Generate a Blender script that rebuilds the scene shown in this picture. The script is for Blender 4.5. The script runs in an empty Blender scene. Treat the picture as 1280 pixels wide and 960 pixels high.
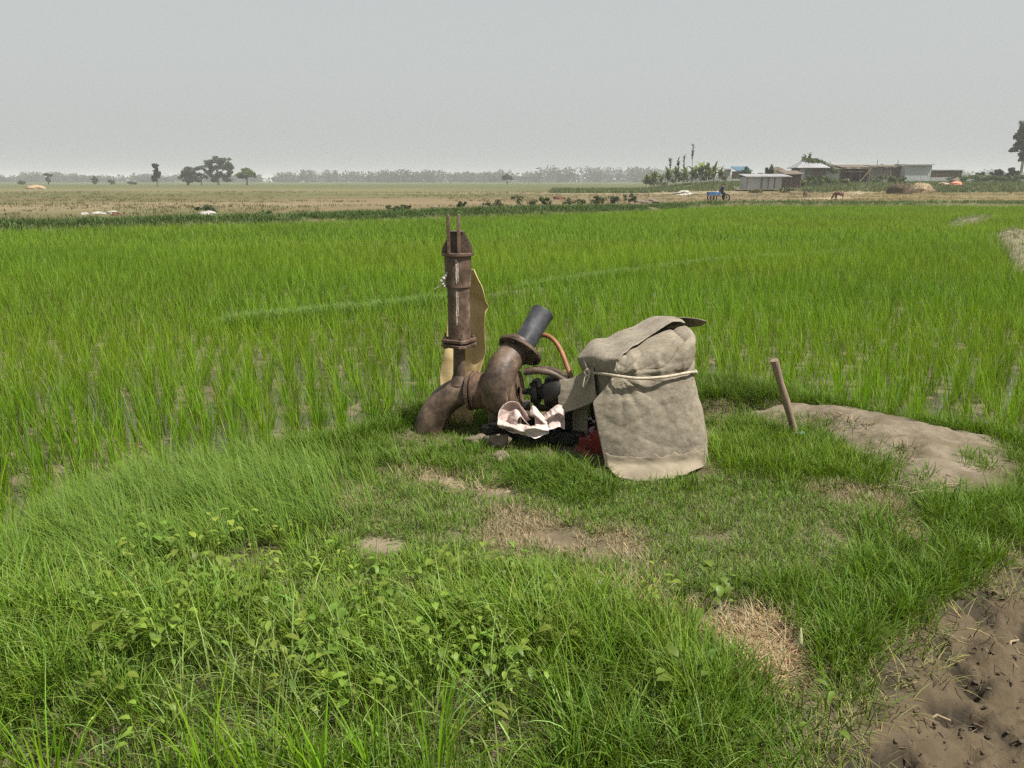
import bpy, bmesh, math, random
import numpy as np
from mathutils import Vector, Matrix

R = math.radians
random.seed(7)
rng = np.random.default_rng(11)
scene = bpy.context.scene
COL = scene.collection

# ------------------------------------------------------------------ camera model
F, CX, CY, CAMZ = 961.0, 640.0, 480.0, 1.6
PITCH = math.atan((480 - 226) / F)
SP, CP = math.sin(PITCH), math.cos(PITCH)

def ray(px, py):
    u = (np.asarray(px, float) - CX) / F
    v = (CY - np.asarray(py, float)) / F
    return u, CP + v * SP, -SP + v * CP          # x, y, z of the direction

def P(px, py, Y):                                 # point at distance Y (world y)
    dx, dy, dz = ray(px, py)
    k = Y / dy
    return Vector((float(dx * k), float(Y), float(CAMZ + dz * k)))

def G(px, py, z=0.0):                             # point on the horizontal plane z
    dx, dy, dz = ray(px, py)
    k = (z - CAMZ) / dz
    return np.stack([dx * k, dy * k], -1)

def XO(px, Y, z=0.0):                             # world x of a pixel column at distance Y
    return (px - CX) / F * (Y * CP + (CAMZ - z) * SP)

def PXW(x, y, z):                                 # world -> pixel
    dep = y * CP - (z - CAMZ) * SP
    return CX + F * x / dep, CY - F * ((z - CAMZ) * CP + y * SP) / dep

# ------------------------------------------------------------------ noise
def _hash(ix, iy, s):
    n = (ix.astype(np.int64) * 374761393 + iy.astype(np.int64) * 668265263 + s * 974634777) & 0x7fffffff
    n = ((n ^ (n >> 13)) * 1274126177) & 0x7fffffff
    n = n ^ (n >> 16)
    return (n & 0xffff) / 65535.0

def vnoise(x, y, s=0):
    x = np.asarray(x, float); y = np.asarray(y, float)
    ix = np.floor(x); iy = np.floor(y)
    fx = x - ix; fy = y - iy
    fx = fx * fx * (3 - 2 * fx); fy = fy * fy * (3 - 2 * fy)
    a = _hash(ix, iy, s); b = _hash(ix + 1, iy, s); c = _hash(ix, iy + 1, s); d = _hash(ix + 1, iy + 1, s)
    return (a * (1 - fx) + b * fx) * (1 - fy) + (c * (1 - fx) + d * fx) * fy

def fbm(x, y, s=0, o=4):
    v = 0; a = .5; t = 0
    for k in range(o):
        v = v + a * vnoise(np.asarray(x) * 2 ** k, np.asarray(y) * 2 ** k, s + k * 17); t += a; a *= .5
    return v / t

def sstep(a, b, x):
    t = np.clip((x - a) / (b - a), 0, 1)
    return t * t * (3 - 2 * t)

def sdpoly(x, y, poly):                           # signed distance, negative inside
    x = np.asarray(x, float); y = np.asarray(y, float)
    d = np.full(x.shape, 1e9); ins = np.zeros(x.shape, bool)
    n = len(poly)
    for i in range(n):
        ax, ay = poly[i]; bx, by = poly[(i + 1) % n]
        ex, ey = bx - ax, by - ay
        t = np.clip(((x - ax) * ex + (y - ay) * ey) / (ex * ex + ey * ey + 1e-12), 0, 1)
        d = np.minimum(d, np.hypot(x - ax - t * ex, y - ay - t * ey))
        c = ((ay > y) != (by > y))
        with np.errstate(divide='ignore', invalid='ignore'):
            xi = (bx - ax) * (y - ay) / (by - ay) + ax
        ins ^= c & (x < xi)
    return np.where(ins, -d, d)

def sdline(x, y, pts):
    d = np.full(np.shape(x), 1e9)
    for (ax, ay), (bx, by) in zip(pts[:-1], pts[1:]):
        ex, ey = bx - ax, by - ay
        t = np.clip(((x - ax) * ex + (y - ay) * ey) / (ex * ex + ey * ey + 1e-12), 0, 1)
        d = np.minimum(d, np.hypot(x - ax - t * ex, y - ay - t * ey))
    return d

def gp(*pts):
    return [tuple(G(a, b)) for a, b in pts]

# ------------------------------------------------------------------ layout of the ground (outlines on z = 0)
BANK_EDGE = gp((0, 700), (60, 655), (130, 622), (250, 582), (380, 556), (470, 532), (520, 512), (600, 497), (700, 486),
               (800, 480), (880, 474), (960, 486), (1050, 502), (1150, 522), (1280, 548))
BANK = [(-9, 5.2), (-3.2, 3.35)] + BANK_EDGE + [(4.2, 4.55), (9, 4.2), (12, -4), (-9, -4), (-9, 1.2), (-2.6, 1.75)] + \
       gp((60, 905), (150, 935), (250, 985)) + [(-.4, 1.45), (-.9, 1.2), (-3, 1.0), (-6, 0.6), (-9, .9)]
BANK = [(-9, 5.2), (-3.2, 3.45)] + BANK_EDGE + [(4.2, 4.55), (9, 4.2), (12, -4), (.2, -4), (.0, 1.2)] + \
       gp((420, 1100), (260, 1030), (160, 975), (110, 930), (60, 890), (0, 868)) + [(-3.0, 2.2), (-9, 2.6)]
DIRT = gp((915, 520), (945, 511), (975, 504), (1050, 506), (1130, 520), (1190, 538), (1245, 548), (1252, 575),
          (1222, 602), (1170, 616), (1105, 606), (1084, 590), (1092, 572), (1050, 556), (1030, 540), (1000, 530), (960, 527))
PIT = gp((868, 503), (930, 499), (985, 503), (960, 511), (905, 519), (868, 523))
MUD = gp((1015, 1000), (1065, 900), (1095, 840), (1130, 795), (1185, 745), (1280, 690)) + [(3.2, 3.1), (4.5, 3.0), (4.5, -1), (1.0, 1.2)]
DRY = gp((880, 790), (905, 772), (960, 768), (1000, 790), (1008, 828), (975, 858), (935, 850), (905, 815))
DRY2 = gp((725, 738), (760, 728), (830, 745), (890, 770), (880, 792), (820, 770), (750, 755))
DRY3 = gp((838, 925), (868, 905), (888, 925), (872, 990), (835, 990))
BARE = gp((495, 594), (540, 586), (600, 600), (640, 615), (600, 622), (530, 612))
BARE2 = gp((435, 680), (470, 672), (505, 680), (500, 692), (450, 692))
BARE3 = gp((1110, 655), (1140, 645), (1160, 660), (1140, 672))
TURF = gp((410, 640), (520, 600), (640, 605), (760, 622), (900, 618), (1060, 612), (1160, 640), (1190, 690), (1100, 712),
          (960, 735), (800, 720), (640, 690), (500, 690), (420, 672))
TALL = gp((-40, 650), (150, 605), (280, 608), (380, 665), (520, 700), (700, 725), (840, 790), (890, 850), (905, 1000), (-300, 1000), (-300, 760))
BUND = [tuple(G(a, b, .06)) for a, b in ((285, 389), (360, 383), (450, 374), (600, 356), (700, 342), (800, 330), (900, 318))]
BUND = BUND + [(BUND[-1][0] + 4, BUND[-1][1] + 2.3)]
RB1 = [tuple(G(a, b, .1)) for a, b in ((1190, 277), (1215, 274), (1238, 267), (1234, 264), (1204, 268))]
RB2 = [tuple(G(a, b, .1)) for a, b in ((1255, 284), (1276, 281), (1310, 330), (1285, 326))]
FAR = [tuple(G(a, b, .22)) for a, b in ((-200, 284), (0, 278), (180, 273.5), (500, 266), (650, 262), (800, 258), (900, 252.5), (1280, 252.5), (1500, 253))]
FX = np.array([p[0] for p in FAR]); FY = np.array([p[1] for p in FAR])
def far_y(x): return np.interp(x, FX, FY)

def paddy_sd(x, y):                               # > 0 out on the paddy, < 0 on the bank
    return sdpoly(x, y, BANK) + .10 * (fbm(x * 2.2, y * 2.2, 5) - .5)

def homestead(x, y):
    px = x / np.maximum(y, 1) * 1000
    return sstep(140, 260, px) * sstep(100, 128, y) * (1 - sstep(400, 700, y))

def height(x, y):
    x = np.asarray(x, float); y = np.asarray(y, float)
    sd = paddy_sd(x, y)
    fy = far_y(x)
    bank = .035 * (fbm(x * 1.1, y * 1.1, 1) - .5) + .03 * (fbm(x * 5, y * 5, 2) - .5)
    bank = bank + .02 * np.exp(-((x - .2) ** 2 + (y - 4.6) ** 2) / 1.2)
    bank = bank - .07 * sstep(.05, -.35, sdpoly(x, y, MUD))
    md = sstep(.0, -.2, sdpoly(x, y, MUD))
    bank = bank + md * (.08 * (fbm(x * 5, y * 5, 31) - .5) + .16 * (np.abs(fbm(x * 7, y * 9, 32, 5) - .5) - .12) + .10 * (np.abs(fbm(x * 16, y * 16, 33) - .5) - .12) + .05 * (np.abs(fbm(x * 34, y * 34, 34) - .5) - .12) - .06 * sstep(.55, .62, fbm(x * 7, y * 7, 46)))
    bank = bank + (.03 + .05 * sstep(0, -.5, sdpoly(x, y, DIRT)) + .035 * (fbm(x * 4, y * 4, 35) - .5) + .035 * (fbm(x * 16, y * 16, 36) - .5)) * sstep(.1, -.15, sdpoly(x, y, DIRT))
    bank = bank - .13 * sstep(.06, -.08, sdpoly(x, y, PIT))
    pad = -.20 + .05 * (fbm(x * 3.5, y * 3.5, 9) - .5) + .02 * (fbm(x * 12, y * 12, 10) - .5)
    near = bank + (pad - bank) * sstep(-.12, .20, sd)
    bd = sdline(x, y, BUND)
    near = near + .09 * (1 - sstep(.08, .30, bd)) * sstep(.2, .4, sd)
    for q, hh in ((RB1, .10), (RB2, .22)):
        near = near + (hh + .12 * (fbm(x * 1.5, y * 1.5, 15) - .5)) * sstep(.5, -.2, sdpoly(x, y, q))
    t = sstep(-.4, 1.2, y - fy)
    farb = .16 * np.exp(-((y - fy - 1.6) / 1.3) ** 2)
    fz = .0 + .25 * (fbm(x * .06, y * .06, 21) - .5) + .06 * (fbm(x * .6, y * .6, 22) - .5)
    fz = fz + 1.15 * homestead(x, y)
    return near * (1 - t) + (fz + farb) * t

def hz(x, y): return float(height(np.array([x]), np.array([y]))[0])

# ------------------------------------------------------------------ object helpers
def link(o, parent=None):
    COL.objects.link(o)
    if parent: o.parent = parent
    return o

def tag(o, label=None, cat=None, group=None, kind=None):
    if label: o['label'] = label
    if cat: o['category'] = cat
    if group: o['group'] = group
    if kind: o['kind'] = kind
    return o

def empty(name, loc=(0, 0, 0), rz=0.0, label=None, cat=None, group=None):
    o = bpy.data.objects.new(name, None)
    o.empty_display_size = .2
    o.location = loc; o.rotation_euler = (0, 0, rz)
    link(o); tag(o, label, cat, group)
    return o

def mesh_obj(name, me, mat, parent=None, loc=None):
    if mat: me.materials.append(mat)
    o = bpy.data.objects.new(name, me)
    link(o, parent)
    if loc is not None: o.location = loc
    return o

class MB:
    """collects verts / faces in world (or local) coordinates"""
    def __init__(s): s.v = []; s.f = []
    def add(s, v, f):
        n = len(s.v); s.v += [tuple(p) for p in v]; s.f += [tuple(i + n for i in q) for q in f]; return s
    def sweep(s, pts, rad, n=20, cap=True):
        pts = [Vector(p) for p in pts]
        if not hasattr(rad, '__len__'): rad = [rad] * len(pts)
        T = []
        for i in range(len(pts)):
            a = pts[max(i - 1, 0)]; b = pts[min(i + 1, len(pts) - 1)]
            T.append((b - a).normalized())
        u = T[0].orthogonal().normalized(); V = []; Fc = []
        for i, p in enumerate(pts):
            u = (u - T[i] * u.dot(T[i])).normalized(); w = T[i].cross(u)
            for k in range(n):
                a = 2 * math.pi * k / n
                V.append(p + (u * math.cos(a) + w * math.sin(a)) * rad[i])
        for i in range(len(pts) - 1):
            for k in range(n):
                Fc.append((i * n + k, i * n + (k + 1) % n, (i + 1) * n + (k + 1) % n, (i + 1) * n + k))
        if cap:
            Fc.append(tuple(range(n))[::-1]); Fc.append(tuple(range((len(pts) - 1) * n, len(pts) * n)))
        return s.add(V, Fc)
    def lathe(s, org, axis, prof, n=32, closed=False):
        org = Vector(org); axis = Vector(axis).normalized(); u = axis.orthogonal().normalized(); w = axis.cross(u)
        V = []; Fc = []
        for (d, r) in prof:
            for k in range(n):
                a = 2 * math.pi * k / n
                V.append(org + axis * d + (u * math.cos(a) + w * math.sin(a)) * max(r, 1e-4))
        m = len(prof)
        for i in range(m if closed else m - 1):
            j = (i + 1) % m
            for k in range(n):
                Fc.append((i * n + k, i * n + (k + 1) % n, j * n + (k + 1) % n, j * n + k))
        return s.add(V, Fc)
    def box(s, c, size, rot=None):
        c = Vector(c); M = rot if rot else Matrix.Identity(3)
        V = [c + M @ Vector((x * size[0] / 2, y * size[1] / 2, z * size[2] / 2)) for x in (-1, 1) for y in (-1, 1) for z in (-1, 1)]
        return s.add(V, [(0, 1, 3, 2), (4, 6, 7, 5), (0, 4, 5, 1), (2, 3, 7, 6), (0, 2, 6, 4), (1, 5, 7, 3)])
    def bar(s, a, b, w, h, up=(0, 0, 1)):
        a = Vector(a); b = Vector(b); d = (b - a); L = d.length; d.normalize()
        x = d.cross(Vector(up))
        if x.length < 1e-4: x = d.cross(Vector((1, 0, 0)))
        x.normalize(); z = x.cross(d)
        return s.box((a + b) / 2, (w, L, h), Matrix((x, d, z)).transposed())
    def prism(s, poly, thick):                    # planar polygon (3-D points) extruded along 'thick'
        n = len(poly); th = Vector(thick)
        V = [Vector(p) for p in poly] + [Vector(p) + th for p in poly]
        return s.add(V, [tuple(range(n))[::-1], tuple(range(n, 2 * n))] + [(i, (i + 1) % n, n + (i + 1) % n, n + i) for i in range(n)])
    def build(s, name, mat, parent=None, org=None, smooth=True, bevel=0.0, angle=40):
        me = bpy.data.meshes.new(name)
        o_ = Vector(org) if org is not None else (Vector(parent.location) if parent is not None else Vector((0, 0, 0)))
        me.from_pydata([tuple(Vector(p) - o_) for p in s.v], [], s.f)
        bm = bmesh.new(); bm.from_mesh(me)
        bmesh.ops.remove_doubles(bm, verts=bm.verts, dist=2e-5)
        bmesh.ops.recalc_face_normals(bm, faces=bm.faces)
        bm.to_mesh(me); bm.free()
        if smooth:
            me.polygons.foreach_set('use_smooth', [True] * len(me.polygons))
            try: me.set_sharp_from_angle(angle=R(angle))
            except Exception: pass
        o = mesh_obj(name, me, mat, parent)
        if parent is None: o.location = o_
        if bevel:
            b = o.modifiers.new('bevel', 'BEVEL'); b.width = bevel; b.segments = 2; b.limit_method = 'ANGLE'
        return o

def raw_mesh(name, V, quads=None, tris=None, col=None, smooth=True):
    me = bpy.data.meshes.new(name)
    V = np.ascontiguousarray(V, np.float32).reshape(-1, 3)
    parts = []; tot = []
    if quads is not None and len(quads): parts.append(np.asarray(quads, np.int32).reshape(-1)); tot.append(np.full(len(quads), 4, np.int32))
    if tris is not None and len(tris): parts.append(np.asarray(tris, np.int32).reshape(-1)); tot.append(np.full(len(tris), 3, np.int32))
    loops = np.concatenate(parts); tot = np.concatenate(tot)
    start = np.concatenate([[0], np.cumsum(tot)[:-1]]).astype(np.int32)
    me.vertices.add(len(V)); me.vertices.foreach_set('co', V.reshape(-1))
    me.loops.add(len(loops)); me.loops.foreach_set('vertex_index', loops)
    me.polygons.add(len(tot)); me.polygons.foreach_set('loop_start', start)
    me.update(calc_edges=True)
    if smooth: me.polygons.foreach_set('use_smooth', np.ones(len(tot), bool))
    if col is not None:
        a = me.color_attributes.new('Col', 'FLOAT_COLOR', 'POINT')
        c = np.ones((len(V), 4), np.float32); c[:, :3] = np.asarray(col, np.float32).reshape(-1, 3)
        a.data.foreach_set('color', c.reshape(-1))
    return me

# ------------------------------------------------------------------ materials
def nmat(name):
    m = bpy.data.materials.new(name); m.use_nodes = True
    nt = m.node_tree; nt.nodes.clear()
    out = nt.nodes.new('ShaderNodeOutputMaterial')
    return m, nt, out

def node(nt, typ, **kw):
    n = nt.nodes.new(typ)
    for k, v in kw.items():
        if k.startswith('_'): setattr(n, k[1:], v)
        else: n.inputs[k.replace('__', ' ')].default_value = v
    return n

def ramp(nt, fac, stops):
    r = nt.nodes.new('ShaderNodeValToRGB')
    e = r.color_ramp.elements
    while len(e) > 1: e.remove(e[-1])
    e[0].position = stops[0][0]; e[0].color = (*stops[0][1], 1)
    for p, c in stops[1:]:
        q = e.new(p); q.color = (*c, 1)
    nt.links.new(fac, r.inputs[0])
    return r.outputs[0]

def noise(nt, scale, detail=5, rough=.6, co='Object', stretch=None):
    tc = nt.nodes.new('ShaderNodeTexCoord'); src = tc.outputs[co]
    if stretch:
        mp = nt.nodes.new('ShaderNodeMapping'); mp.inputs['Scale'].default_value = stretch
        nt.links.new(src, mp.inputs[0]); src = mp.outputs[0]
    n = node(nt, 'ShaderNodeTexNoise', Scale=scale, Detail=detail, Roughness=rough)
    nt.links.new(src, n.inputs['Vector'])
    return n.outputs[0]

def pmat(name, stops, scale=6, rough=.7, metal=0, bump=.3, bscale=None, detail=6, stretch=None, dist=.01, spec=.4, rr=None, weave=None):
    """principled material: colour ramp over noise, noise bump, optional roughness ramp and weave"""
    m, nt, out = nmat(name)
    b = node(nt, 'ShaderNodeBsdfPrincipled', Roughness=rough, Metallic=metal)
    b.inputs['Specular IOR Level'].default_value = spec
    n = noise(nt, scale, detail, .65, stretch=stretch)
    nt.links.new(ramp(nt, n, stops), b.inputs['Base Color'])
    if rr: nt.links.new(ramp(nt, n, [(.3, (rr[0],) * 3), (.7, (rr[1],) * 3)]), b.inputs['Roughness'])
    if bump:
        h = noise(nt, bscale or scale * 4, 6, .65)
        if weave:
            tc = nt.nodes.new('ShaderNodeTexCoord')
            w1 = node(nt, 'ShaderNodeTexWave', Scale=weave, Distortion=1.5); w1.bands_direction = 'X'
            w2 = node(nt, 'ShaderNodeTexWave', Scale=weave, Distortion=1.5); w2.bands_direction = 'Z'
            nt.links.new(tc.outputs['Object'], w1.inputs[0]); nt.links.new(tc.outputs['Object'], w2.inputs[0])
            mx = node(nt, 'ShaderNodeMath', _operation='ADD'); nt.links.new(w1.outputs[1], mx.inputs[0]); nt.links.new(w2.outputs[1], mx.inputs[1])
            m2 = node(nt, 'ShaderNodeMath', _operation='MULTIPLY_ADD'); nt.links.new(mx.outputs[0], m2.inputs[0]); m2.inputs[1].default_value = .15
            nt.links.new(h, m2.inputs[2]); h = m2.outputs[0]
        bp = node(nt, 'ShaderNodeBump', Strength=bump, Distance=dist)
        nt.links.new(h, bp.inputs['Height']); nt.links.new(bp.outputs[0], b.inputs['Normal'])
    nt.links.new(b.outputs[0], out.inputs[0])
    return m

def leafmat(name, trans=.35, rough=.5, spec=.35, vary=None):
    m, nt, out = nmat(name)
    at = node(nt, 'ShaderNodeVertexColor', _layer_name='Col')
    b = node(nt, 'ShaderNodeBsdfPrincipled', Roughness=rough)
    b.inputs['Specular IOR Level'].default_value = spec
    t = node(nt, 'ShaderNodeBsdfTranslucent')
    hs = node(nt, 'ShaderNodeHueSaturation', Hue=.49, Saturation=1.1, Value=1.25)
    nt.links.new(at.outputs[0], hs.inputs['Color'])
    nt.links.new(at.outputs[0], b.inputs['Base Color']); nt.links.new(hs.outputs[0], t.inputs[0])
    mx = node(nt, 'ShaderNodeMixShader', Fac=trans)
    nt.links.new(b.outputs[0], mx.inputs[1]); nt.links.new(t.outputs[0], mx.inputs[2]); nt.links.new(mx.outputs[0], out.inputs[0])
    return m

def colmat(name, rough=.9, spec=.2, scales=(3, 22), amt=.35, bump=.5, dist=.02, bsc=30):
    """ground: per-vertex own colour, broken up by fine noise"""
    m, nt, out = nmat(name)
    at = node(nt, 'ShaderNodeVertexColor', _layer_name='Col')
    b = node(nt, 'ShaderNodeBsdfPrincipled', Roughness=rough)
    b.inputs['Specular IOR Level'].default_value = spec
    n1 = noise(nt, scales[0], 8, .7); n2 = noise(nt, scales[1], 5, .7)
    s = node(nt, 'ShaderNodeMath', _operation='ADD'); nt.links.new(n1, s.inputs[0]); nt.links.new(n2, s.inputs[1])
    mr = node(nt, 'ShaderNodeMapRange'); mr.inputs[1].default_value = .55; mr.inputs[2].default_value = 1.45
    mr.inputs[3].default_value = 1 - amt; mr.inputs[4].default_value = 1 + amt
    nt.links.new(s.outputs[0], mr.inputs[0])
    mu = node(nt, 'ShaderNodeVectorMath', _operation='SCALE'); nt.links.new(at.outputs[0], mu.inputs[0]); nt.links.new(mr.outputs[0], mu.inputs['Scale'])
    nt.links.new(mu.outputs[0], b.inputs['Base Color'])
    nb = noise(nt, bsc, 8, .7)
    bp = node(nt, 'ShaderNodeBump', Strength=bump, Distance=dist); nt.links.new(nb, bp.inputs['Height']); nt.links.new(bp.outputs[0], b.inputs['Normal'])
    nt.links.new(b.outputs[0], out.inputs[0])
    return m

M = {}
M['rust'] = pmat('rusty_steel', [(.28, (.04, .026, .02)), (.44, (.085, .054, .038)), (.56, (.135, .088, .063)), (.70, (.235, .16, .115))], 11, .6, .1, .7, 45, dist=.004, rr=(.4, .75))
M['rust_dark'] = pmat('dark_rusty_iron', [(.30, (.028, .021, .017)), (.46, (.075, .051, .037)), (.60, (.135, .092, .063)), (.74, (.24, .17, .115))], 10, .55, .1, .7, 40, dist=.004, rr=(.35, .7))
M['rust_light'] = pmat('flaking_rust', [(.3, (.05, .032, .023)), (.5, (.13, .075, .045)), (.7, (.25, .17, .11))], 14, .7, .1, .6, 70, dist=.004)
M['black_iron'] = pmat('black_oily_iron', [(.35, (.006, .006, .006)), (.6, (.018, .016, .014)), (.75, (.05, .04, .032))], 14, .5, .3, .4, 50, dist=.003)
M['black_pipe'] = pmat('black_plastic_pipe', [(.35, (.022, .023, .026)), (.55, (.05, .053, .06)), (.72, (.12, .12, .12))], 7, .5, 0, .25, 60, dist=.002, rr=(.4, .65))
def canvasmat(name, base, dark, pale, seed):
    """worn tarpaulin: blotchy stains, scuffs, dusty lower part, woven bump"""
    m, nt, out = nmat(name)
    b = node(nt, 'ShaderNodeBsdfPrincipled', Roughness=.95); b.inputs['Specular IOR Level'].default_value = .08
    tc = nt.nodes.new('ShaderNodeTexCoord')
    mp = nt.nodes.new('ShaderNodeMapping'); mp.inputs['Location'].default_value = (seed, seed * .7, 0); nt.links.new(tc.outputs['Object'], mp.inputs[0])
    def nz(sc, det, ro, dis=0):
        n = node(nt, 'ShaderNodeTexNoise', Scale=sc, Detail=det, Roughness=ro, Distortion=dis); nt.links.new(mp.outputs[0], n.inputs['Vector']); return n.outputs[0]
    c0 = ramp(nt, nz(3.0, 9, .72, .6), [(.34, dark), (.50, base), (.66, pale)])
    sc = ramp(nt, nz(26, 6, .75), [(.36, (.78, .765, .735)), (.52, (1, 1, 1)), (.68, (1.12, 1.11, 1.09))])
    st = ramp(nt, nz(7, 8, .8, 1.2), [(.62, (1, 1, 1)), (.72, (.68, .64, .58))])
    def mul(a, c):
        x = node(nt, 'ShaderNodeMix', _data_type='RGBA', _blend_type='MULTIPLY'); x.inputs[0].default_value = 1
        nt.links.new(a, x.inputs[6]); nt.links.new(c, x.inputs[7]); return x.outputs[2]
    nt.links.new(mul(mul(c0, sc), st), b.inputs['Base Color'])
    w1 = node(nt, 'ShaderNodeTexWave', Scale=150, Distortion=2); w1.bands_direction = 'X'; w2 = node(nt, 'ShaderNodeTexWave', Scale=150, Distortion=2); w2.bands_direction = 'Z'
    nt.links.new(tc.outputs['Object'], w1.inputs[0]); nt.links.new(tc.outputs['Object'], w2.inputs[0])
    a = node(nt, 'ShaderNodeMath', _operation='ADD'); nt.links.new(w1.outputs[1], a.inputs[0]); nt.links.new(w2.outputs[1], a.inputs[1])
    a2 = node(nt, 'ShaderNodeMath', _operation='MULTIPLY_ADD'); nt.links.new(a.outputs[0], a2.inputs[0]); a2.inputs[1].default_value = .08; nt.links.new(nz(22, 9, .7, .5), a2.inputs[2])
    bp = node(nt, 'ShaderNodeBump', Strength=.8, Distance=.012); nt.links.new(a2.outputs[0], bp.inputs['Height']); nt.links.new(bp.outputs[0], b.inputs['Normal'])
    nt.links.new(b.outputs[0], out.inputs[0])
    return m
M['canvas'] = canvasmat('grey_brown_canvas', (.275, .240, .185), (.205, .178, .137), (.335, .292, .225), 1.3)
M['canvas_top'] = canvasmat('grey_canvas', (.295, .26, .205), (.215, .19, .148), (.36, .315, .25), 4.1)
M['canvas_shaded'] = canvasmat('shaded_underside_canvas', (.085, .078, .062), (.05, .045, .036), (.13, .115, .09), 7.7)  # unassigned canvas copy with the underside's shade put into its colour
M['jute'] = pmat('tan_jute', [(.25, (.16, .135, .098)), (.5, (.25, .212, .155)), (.75, (.33, .275, .20))], 6, .95, 0, .6, 120, dist=.006, spec=.1, weave=200)
M['tan_sheet'] = pmat('yellow_tan_canvas', [(.25, (.36, .26, .11)), (.5, (.52, .40, .20)), (.75, (.62, .51, .30))], 4, .85, 0, .3, 60, dist=.004, spec=.2)
M['sack'] = pmat('pale_pink_sack', [(.32, (.34, .25, .22)), (.5, (.50, .40, .36)), (.64, (.64, .57, .53))], 7, .6, 0, .3, 40, dist=.004)
M['rope'] = pmat('pale_rope', [(.3, (.25, .21, .15)), (.7, (.50, .44, .34))], 40, .9, 0, .5, 200, dist=.003)
M['hose'] = pmat('orange_brown_rubber', [(.3, (.16, .062, .026)), (.7, (.30, .125, .055))], 12, .5, 0, .2, 60, dist=.002)
M['red'] = pmat('faded_red_paint', [(.3, (.13, .018, .016)), (.6, (.24, .035, .028)), (.8, (.10, .03, .022))], 10, .5, 0, .2, 50, dist=.002)
M['wood'] = pmat('weathered_wood', [(.3, (.13, .095, .065)), (.6, (.25, .185, .13)), (.8, (.33, .26, .19))], 10, .85, 0, .5, 40, stretch=(6, 6, .6), dist=.004)
M['cyan'] = pmat('teal_plastic', [(.3, (.06, .22, .20)), (.7, (.12, .34, .30))], 20, .5, 0, .1)
M['white_plastic'] = pmat('dusty_white_plastic', [(.3, (.25, .235, .20)), (.7, (.45, .43, .39))], 2, .6, 0, .3)
M['paint_white'] = pmat('scraped_white_paint', [(.35, (.16, .12, .09)), (.6, (.62, .58, .50))], 60, .7, 0, .1)
M['tin'] = pmat('galvanised_tin', [(.3, (.34, .36, .37)), (.6, (.43, .455, .465)), (.8, (.50, .52, .52))], 1.2, .5, .15, .2, 6, stretch=(1, 1, .3))
M['tin_dark'] = pmat('weathered_tin_wall', [(.3, (.10, .10, .10)), (.6, (.20, .20, .20)), (.8, (.29, .28, .27))], 1.5, .7, .1, .2, 6, stretch=(3, 3, .3))
M['roof_tin'] = pmat('pale_tin_roof', [(.3, (.19, .19, .195)), (.7, (.33, .33, .34))], .8, .5, .1, .2, 5)
M['roof_blue'] = pmat('blue_sheet_roof', [(.3, (.035, .085, .13)), (.7, (.06, .14, .20))], 1, .6)
M['bamboo'] = pmat('brown_bamboo_wall', [(.3, (.085, .065, .048)), (.7, (.20, .155, .115))], 2, .9, 0, .4, 8, stretch=(4, 4, .5))
M['mudwall'] = pmat('mud_plinth', [(.3, (.24, .185, .135)), (.7, (.36, .28, .21))], 2, .95, 0, .4, 6)
M['thatch'] = pmat('old_thatch', [(.3, (.07, .058, .042)), (.7, (.17, .14, .10))], 3, 1, 0, .6, 12)
M['hay_dark'] = pmat('dark_hay', [(.3, (.045, .03, .018)), (.7, (.12, .078, .045))], 3, 1, 0, .6, 14)
M['hay'] = pmat('pale_straw', [(.3, (.20, .15, .085)), (.7, (.36, .285, .175))], 3, 1, 0, .6, 14)
M['bark'] = pmat('tree_bark', [(.3, (.05, .04, .03)), (.7, (.13, .105, .08))], 3, .95, 0, .5, 10)
M['palebark'] = pmat('pale_bark', [(.3, (.22, .20, .16)), (.7, (.38, .35, .29))], 2, .95, 0, .5, 10)
M['soil_heap'] = pmat('red_brown_soil', [(.3, (.07, .028, .018)), (.7, (.16, .075, .05))], 5, 1, 0, .6, 12)
M['sand'] = pmat('orange_sand', [(.3, (.27, .18, .11)), (.7, (.36, .25, .16))], 2, 1, 0, .3)
M['clod'] = pmat('dry_earth_clod', [(.3, (.10, .078, .055)), (.7, (.21, .168, .12))], 14, 1, 0, .6, 30)
M['blue'] = pmat('blue_paint', [(.3, (.035, .10, .26)), (.7, (.07, .17, .38))], 4, .5, 0, .1)
M['paleblue'] = pmat('pale_blue_cloth', [(.3, (.40, .44, .56)), (.7, (.55, .58, .68))], 4, .8, 0, .1)
M['shirt'] = pmat('navy_shirt', [(.3, (.03, .028, .09)), (.7, (.055, .05, .14))], 8, .9, 0, .1)
M['skin'] = pmat('brown_skin', [(.3, (.11, .062, .042)), (.7, (.16, .09, .06))], 8, .6, 0, .1)
M['hair'] = pmat('black_hair', [(.3, (.008, .008, .008)), (.7, (.02, .018, .016))], 30, .6, 0, .1)
M['tyre'] = pmat('dusty_tyre', [(.3, (.014, .012, .01)), (.7, (.04, .034, .026))], 8, .9, 0, .2)
M['calf'] = pmat('red_brown_hide', [(.3, (.09, .036, .024)), (.7, (.16, .07, .045))], 6, .8, 0, .2)
M['orange_tarp'] = pmat('orange_red_sheet', [(.3, (.50, .14, .09)), (.7, (.68, .26, .18))], 3, .7, 0, .3)
M['grass'] = leafmat('grass_blade', .30, .55, .22)
M['rice'] = leafmat('rice_leaf', .36, .55, .2)
M['weed'] = leafmat('broad_leaf', .35, .5, .35)
M['tree_leaf'] = leafmat('tree_foliage', .25, .6, .2)
M['litter'] = leafmat('dry_straw', .1, .8, .15)
M['ground'] = colmat('bare_soil', bump=.7, dist=.02)

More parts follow.
